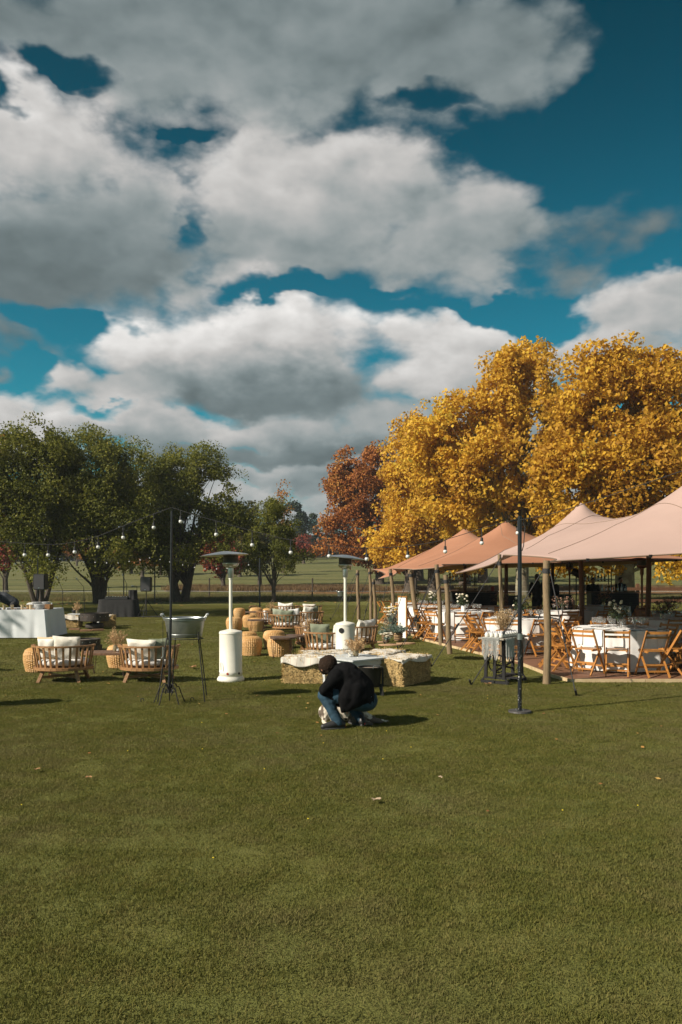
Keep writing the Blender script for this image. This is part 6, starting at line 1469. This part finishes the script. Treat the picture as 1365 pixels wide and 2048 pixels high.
def figure(label, loc, rz, J, top, bottom, hairc=hairm, apron=None):
    """J: joints in metres, facing +y"""
    t = thing('person', label, 'person', loc, rz); V = {k: Vector(p) for k, p in J.items()}
    hd = V['head']; B = [('t', [V['pel'], V['che'], V['nek']], [.13, .15, .06]), ('t', [V['nek'], hd], [.055, .055]), ('b', hd, .095, (.85, 1, 1.15)), ('b', hd + Vector((0, .095, -.01)), .016), ('b', hd + Vector((.08, 0, 0)), .02, (.4, .8, 1.2)), ('b', hd + Vector((-.08, 0, 0)), .02, (.4, .8, 1.2))]
    for s in 'LR':
        B += [('t', [V['sh' + s], V['el' + s]], [.05, .04]), ('t', [V['el' + s], V['ha' + s]], [.038, .026]), ('t', [V['hip' + s], V['kn' + s]], [.085, .06]), ('t', [V['kn' + s], V['an' + s]], [.055, .038]), ('t', [V['an' + s], V['an' + s] + Vector((0, .14, -.04))], [.038, .03])]
        hand(B, V['ha' + s], (V['ha' + s] - V['el' + s]))
    fuse('body', skin, B, t, .014, 4)
    Jk = [('t', [V['pel'] + Vector((0, 0, .02)), V['che'], V['nek'] - (V['nek'] - V['che']) * .25], [.155, .175, .10])]
    for s in 'LR': Jk += [('t', [V['sh' + s], V['el' + s]], [.075, .058]), ('t', [V['el' + s], V['ha' + s].lerp(V['el' + s], .15)], [.055, .042])]
    j = fuse('jacket', top, Jk, t, .016, 5); noisy(j, .02, .1)
    Tr = [('b', V['pel'], .15)]
    for s in 'LR': Tr += [('t', [V['hip' + s], V['kn' + s]], [.105, .075]), ('t', [V['kn' + s], V['an' + s]], [.072, .055])]
    fuse('trousers', bottom, Tr, t, .016, 4)
    fuse('hair', hairc, [('b', hd + Vector((0, -.02, .025)), .10, (.9, 1, 1.1))], t, .012, 3)
    for s in 'LR': MB().tube([V['an' + s] + Vector((0, -.04, -.03)), V['an' + s] + Vector((0, .16, -.045))], [.042, .036], 10).build('shoe', shoem, t)
    for s in (-1, 1): MB().ball(hd + Vector((s * .03, .088, .015)), .010, 8, 6).build('eye', plastic, t)
def stand(h=1.75, reach=.25):
    k = h / 1.75
    return {a: tuple(c * k for c in p) for a, p in dict(pel=(0, 0, .95), che=(0, .0, 1.3), nek=(0, .0, 1.5), head=(0, .02, 1.64), shL=(-.19, 0, 1.42), shR=(.19, 0, 1.42), elL=(-.24, .05, 1.14), elR=(.24, .05, 1.14), haL=(-.16, reach, 1.02), haR=(.16, reach, 1.02),
                hipL=(-.09, 0, .92), hipR=(.09, 0, .92), knL=(-.10, .02, .5), knR=(.10, .02, .5), anL=(-.10, 0, .08), anR=(.10, 0, .08)).items()}
darkwear = pmat('dark_workwear', (.02, .02, .022), (.03, .03, .032), 6, .9); slate = pmat('slate_workwear', (.045, .05, .06), (.03, .035, .042), 6, .9)
figure('stocky man in dark clothes standing with his back to us under the canopy', (6.62, 27.0, .047), .15, stand(1.74), darkwear, darkwear, pmat('grey_hair', (.12, .11, .10)))
figure('person in dark clothes half hidden behind the thick corner pole', (7.25, 27.6, .047), -.4, stand(1.66), slate, darkwear)
figure('bartender in dark clothes at the left of the far shaded bar', (10.05, 31.9, 0), PI - .2, stand(1.62, .3), darkwear, darkwear)
figure('bartender in dark clothes at the right of the far shaded bar', (11.15, 31.9, 0), PI + .3, stand(1.66, .3), darkwear, darkwear)
def bent(k=1.0):
    return dict(pel=(0, -.25, .88), che=(0, .06, 1.08), nek=(0, .24, 1.20), head=(0, .36, 1.27), shL=(-.19, .16, 1.14), shR=(.19, .16, 1.14), elL=(-.23, .28, .90), elR=(.23, .28, .90), haL=(-.12, .48, .82), haR=(.12, .48, .82),
                hipL=(-.09, -.25, .86), hipR=(.09, -.25, .86), knL=(-.10, -.06, .46), knR=(.10, -.06, .46), anL=(-.10, -.2, .08), anR=(.10, -.2, .08))
p = at(17, 25.0); figure('dark haired man in a slate shirt bending over behind the buffet', (p.x, p.y - .2, 0), R(100), bent(), slate, darkwear)
def crouched():
    return dict(pel=(0, -.1, .38), che=(0, .04, .66), nek=(0, .14, .84), head=(0, .2, .96), shL=(-.17, .1, .78), shR=(.17, .1, .78), elL=(-.22, .2, .55), elR=(.22, .2, .55), haL=(-.1, .38, .6), haR=(.1, .38, .6),
                hipL=(-.09, -.08, .36), hipR=(.09, -.08, .36), knL=(-.14, .28, .48), knR=(.14, .28, .48), anL=(-.12, .05, .08), anR=(.12, .05, .08))
p = at(37, 25.6); figure('person in a dark jacket crouching low behind the buffet', (p.x, p.y, 0), R(95), crouched(), darkwear, darkwear)
# ------------------------------------------------------------------ air
def haze():
    m = bpy.data.materials.new('haze'); m.use_nodes = True; T = NT(m.node_tree); T.n.remove(T.n['Principled BSDF'])
    v = T.node('ShaderNodeVolumePrincipled'); v.inputs['Color'].default_value = (.86, .93, 1, 1); v.inputs['Density'].default_value = .00035; v.inputs['Anisotropy'].default_value = .2
    T.l.new(v.outputs[0], T.n['Material Output'].inputs['Volume'])
    o = MB().box((0, 690, 11), (1810, 1640, 26)).build('haze', m, None, False, 'stuff')
haze()
